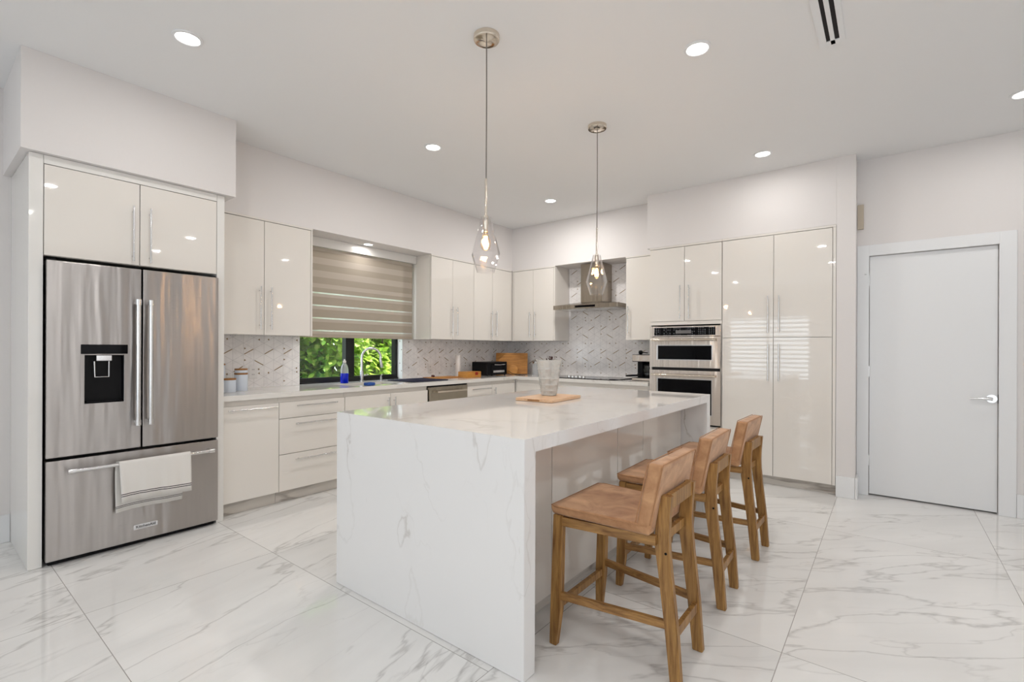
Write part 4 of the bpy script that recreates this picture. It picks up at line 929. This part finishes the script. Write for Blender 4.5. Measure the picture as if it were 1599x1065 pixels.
m = MB(); m.box(-4.43, -4.20, 3.90, 4.34, CT, CT + .012, .003); m.obj('board', 'bamboo', t)
M['darkred'] = pbr('dark_red_skin', lin((74, 26, 20)), 0.5, noise=(40, 0.3))
m = MB(); m.lathe(-4.38, 4.02, [(.014, CT + .0122), (.024, CT + .022), (.018, CT + .034), (.004, CT + .037)], 20); tag(m.obj('onion', 'darkred'), 'small dark red round thing lying on the wooden serving board', 'food')
m = MB(); m.lathe(-4.36, 4.43, [(.030, CT), (.032, CT + .004), (.032, CT + .272), (.030, CT + .276)], 28)
tag(m.obj('paper_towel_roll', 'white_plastic'), 'slim upright white roll on the worktop left of the toaster oven', 'roll')
t = thing('bamboo_tray', (-4.12, 4.42, CT), 'low bamboo box with a red label in front of the toaster oven', 'box')
m = MB(); m.box(-4.20, -4.04, 4.27, 4.52, CT, CT + .075, .004); m.obj('box_body', 'bamboo', t)
m = MB(); m.box(-4.0395, -4.038, 4.41, 4.46, CT + .032, CT + .07); m.obj('label_patch', 'red', t, smooth=False)
# toaster oven
t = thing('toaster_oven', (-4.25, 4.95, CT), 'compact black toaster oven on the worktop near the corner', 'toaster oven')
m = MB(); m.box(-4.37, -4.10, 4.70, 5.12, CT + .012, CT + .185, .012, 0, 3); bd_ = m.obj('body', 'black', t)
m = MB(); m.box(-4.0995, -4.094, 4.78, 5.08, CT + .04, CT + .16, .002); dr2 = m.obj('glass_door', 'blackglass', t)
MB().tube([(-4.075, 4.82, CT + .15), (-4.072, 4.93, CT + .146), (-4.075, 5.04, CT + .15)], .006, 10).obj('handle', 'chrome', dr2)
m = MB(); m.box(-4.0935, -4.092, 4.82, 5.05, CT + .045, CT + .072); m.obj('crumb_plate', 'chrome', t)
for (x, y) in ((-4.35, 4.73), (-4.35, 5.09), (-4.12, 4.73), (-4.12, 5.09)):
    m = MB(); m.tube([(x, y, CT), (x, y, CT + .0125)], .01, 10); m.obj('foot', 'black', t)
MB().tube([(-4.09, 5.13, CT + .06), (-4.05, 5.17, CT + .02), (-3.98, 5.20, CT + .006), (-3.92, 5.18, CT + .006), (-3.88, 5.24, CT + .006)], .004, 8).obj('power_cord', 'black', t)
# leaning bamboo cutting board across the corner
t = thing('cutting_board', (-4.15, 5.38, CT), 'large ridged bamboo cutting board leaning upright across the corner', 'cutting board')
m = MB(); rows = 13; bw, bh = .225, .305
pl = []
m.box(-bw, bw, -.009, .009, .0, bh, .006)
for k in range(rows): m.box(-bw + .01, bw - .01, -.0135, -.0092, .014 + k * .0215, .014 + k * .0215 + .014, .002)
bmesh.ops.transform(m.bm, matrix=Matrix.Translation((-4.19, 5.33, CT + .003)) @ Matrix.Rotation(R(35), 4, 'Z') @ Matrix.Rotation(R(-14), 4, 'X'), verts=m.bm.verts)
m.obj('board', 'bamboo', t)
m = MB(); m.lathe(0, 0, [(.062, 0), (.068, .002), (.068, .016), (.062, .018)], 32)
bmesh.ops.transform(m.bm, matrix=Matrix.Translation((-4.105, 5.255, CT + .066)) @ Matrix.Rotation(R(35), 4, 'Z') @ Matrix.Rotation(R(78), 4, 'X'), verts=m.bm.verts)
tag(m.obj('coaster', 'bamboo'), 'small round wooden disc propped against the large bamboo cutting board', 'coaster')
# glass jar
t = thing('glass_jar', (-3.83, 5.42, CT), 'clear lidded glass jar between the cutting board and the island vase', 'jar')
m = MB(); m.lathe(-3.83, 5.42, [(.052, CT), (.056, CT + .006), (.056, CT + .12), (.045, CT + .14), (.045, CT + .155)], 28); m.obj('jar', 'bottle', t)
m = MB(); m.lathe(-3.83, 5.42, [(.047, CT + .156), (.05, CT + .162), (.05, CT + .185), (.02, CT + .20), (.016, CT + .222)], 28); m.obj('lid', 'chrome', t)
# appliance half hidden behind the vase
t = thing('electric_kettle', (-3.50, 5.33, CT), 'white kettle with black base half hidden behind the glass vase', 'kettle')
m = MB(); m.lathe(-3.50, 5.33, [(.075, CT), (.078, CT + .01), (.074, CT + .05)], 28); m.obj('base', 'black', t)
m = MB(); m.lathe(-3.50, 5.33, [(.073, CT + .0505), (.058, CT + .17), (.05, CT + .19), (.01, CT + .20)], 28); m.obj('body', 'white_plastic', t)
# coffee maker
t = thing('coffee_maker', (-2.22, 5.30, CT), 'black and steel coffee maker beside the wall ovens', 'coffee maker')
cx0, cx1 = -2.338, -2.068
m = MB(); m.box(cx0, cx1, 5.22, 5.50, CT, CT + .035, .006); m.box(cx0 + .01, cx1, 5.40, 5.50, CT + .03, CT + .28, .006); m.box(cx0, cx1, 5.23, 5.50, CT + .215, CT + .30, .008); m.box(cx0 + .05, cx0 + .11, 5.27, 5.40, CT + .03, CT + .22, .004); m.obj('body', 'black', t)
m = MB(); m.box(cx0 + .006, cx1 - .045, 5.222, 5.2295, CT + .222, CT + .294, .003); m.obj('front_panel', 'steel_oven', t)
m = MB(); m.box(cx0 + .006, cx1 - .045, 5.212, 5.2195, CT + .004, CT + .030, .003); m.obj('drip_tray', 'steel_oven', t)
m = MB(); m.lathe(cx0 + .155, 5.325, [(.042, CT + .0355), (.055, CT + .05), (.057, CT + .10), (.044, CT + .15), (.046, CT + .17)], 26); cf = m.obj('carafe', 'glass', t)
m = MB(); m.lathe(cx0 + .155, 5.325, [(.047, CT + .1705), (.047, CT + .182), (.02, CT + .19)], 26); m.obj('carafe_lid', 'black', cf)
m = MB(); m.lathe(cx0 + .155, 5.325, [(.0405, CT + .037), (.0525, CT + .051), (.054, CT + .075)], 26); m.obj('coffee', 'black', cf)
m = MB(); m.lathe(cx0 + .075, 5.30, [(.014, CT + .3005), (.022, CT + .31), (.026, CT + .328), (.018, CT + .344), (.005, CT + .348)], 20); m.tube([(cx0 + .075, 5.30, CT + .325), (cx0 + .13, 5.29, CT + .322), (cx0 + .165, 5.285, CT + .318)], [.008, .006, .007], 10); m.obj('top_knob', 'black', t)
m = MB(); m.tube([(cx0 + .065, 5.255, CT + .060), (cx0 - .01, 5.19, CT + .056), (cx0 - .045, 5.16, CT + .054)], [.011, .012, .009], 12); m.tube([(cx0 + .075, 5.262, CT + .052), (cx0 + .075, 5.262, CT + .082)], .022, 16); m.obj('filter_handle', 'black', t)
MB().tube([(cx0 + .02, 5.235, CT + .012), (cx0 - .06, 5.16, CT + .005), (cx0 - .14, 5.08, CT + .0075 + .004), (cx0 - .20, 5.05, CT + .011)], .0035, 8).obj('power_cord', 'black', t)
# island board and vase
t = thing('cutting_board', (-1.83, 2.745, IZ), 'pale wooden board lying on the island under the glass vase', 'cutting board')
m = MB(); m.box(-.14, .14, -.205, .205, .0005, .0215, .005)
bmesh.ops.transform(m.bm, matrix=Matrix.Translation((-1.83, 2.745, IZ)) @ Matrix.Rotation(R(4), 4, 'Z'), verts=m.bm.verts); bb = m.obj('board', 'maple', t)
m = MB(); m.box(-.045, .045, -.2062, -.2048, .006, .016, 0)
bmesh.ops.transform(m.bm, matrix=Matrix.Translation((-1.83, 2.745, IZ)) @ Matrix.Rotation(R(4), 4, 'Z'), verts=m.bm.verts); m.obj('grip_slot', 'lidwood', bb)
VX, VY, VZ = -1.868, 2.80, IZ + .022
def wob(a, z): return .018 * cos(a * 2 * pi * 14) * (1 if .02 < z - VZ < .215 else .2)
prof = [(.050, 0), (.054, .004), (.058, .03), (.062, .034), (.060, .040), (.064, .070), (.067, .074), (.065, .080), (.069, .110), (.073, .116), (.070, .122), (.077, .175), (.081, .182), (.079, .19), (.083, .212), (.086, .220), (.087, .244), (.085, .247)]
inner = [(.080, .246), (.078, .20), (.066, .10), (.050, .018), (.002, .016)]
t = thing('glass_vase', (VX, VY, VZ), 'flared pressed-glass vase standing on the pale board on the island', 'vase')
m = MB(); m.lathe(VX, VY, [(r_, VZ + z) for r_, z in prof + inner], 84, wob=wob); m.obj('vessel', 'pressed', t)
m = MB()
for k in range(22):
    a = random.uniform(0, 2 * pi); r_ = random.uniform(.0, .045); x, y = VX + .02 + r_ * cos(a) * .8, VY + r_ * sin(a) * .8; h_ = random.uniform(.245, .285)
    m.tube([(VX + r_ * .3 * cos(a), VY + r_ * .3 * sin(a), VZ + .03), (x, y, VZ + h_ - .03), (x + random.uniform(-.02, .02), y + random.uniform(-.02, .02), VZ + h_)], [.0011, .001, .0008], 5)
    m.lathe(x, y, [(.001, VZ + h_ - .012), (.004, VZ + h_ - .006), (.001, VZ + h_)], 6)
tag(m.obj('dried_twigs', 'twig'), 'small bunch of dried dark twigs in the glass vase', 'dried flowers')
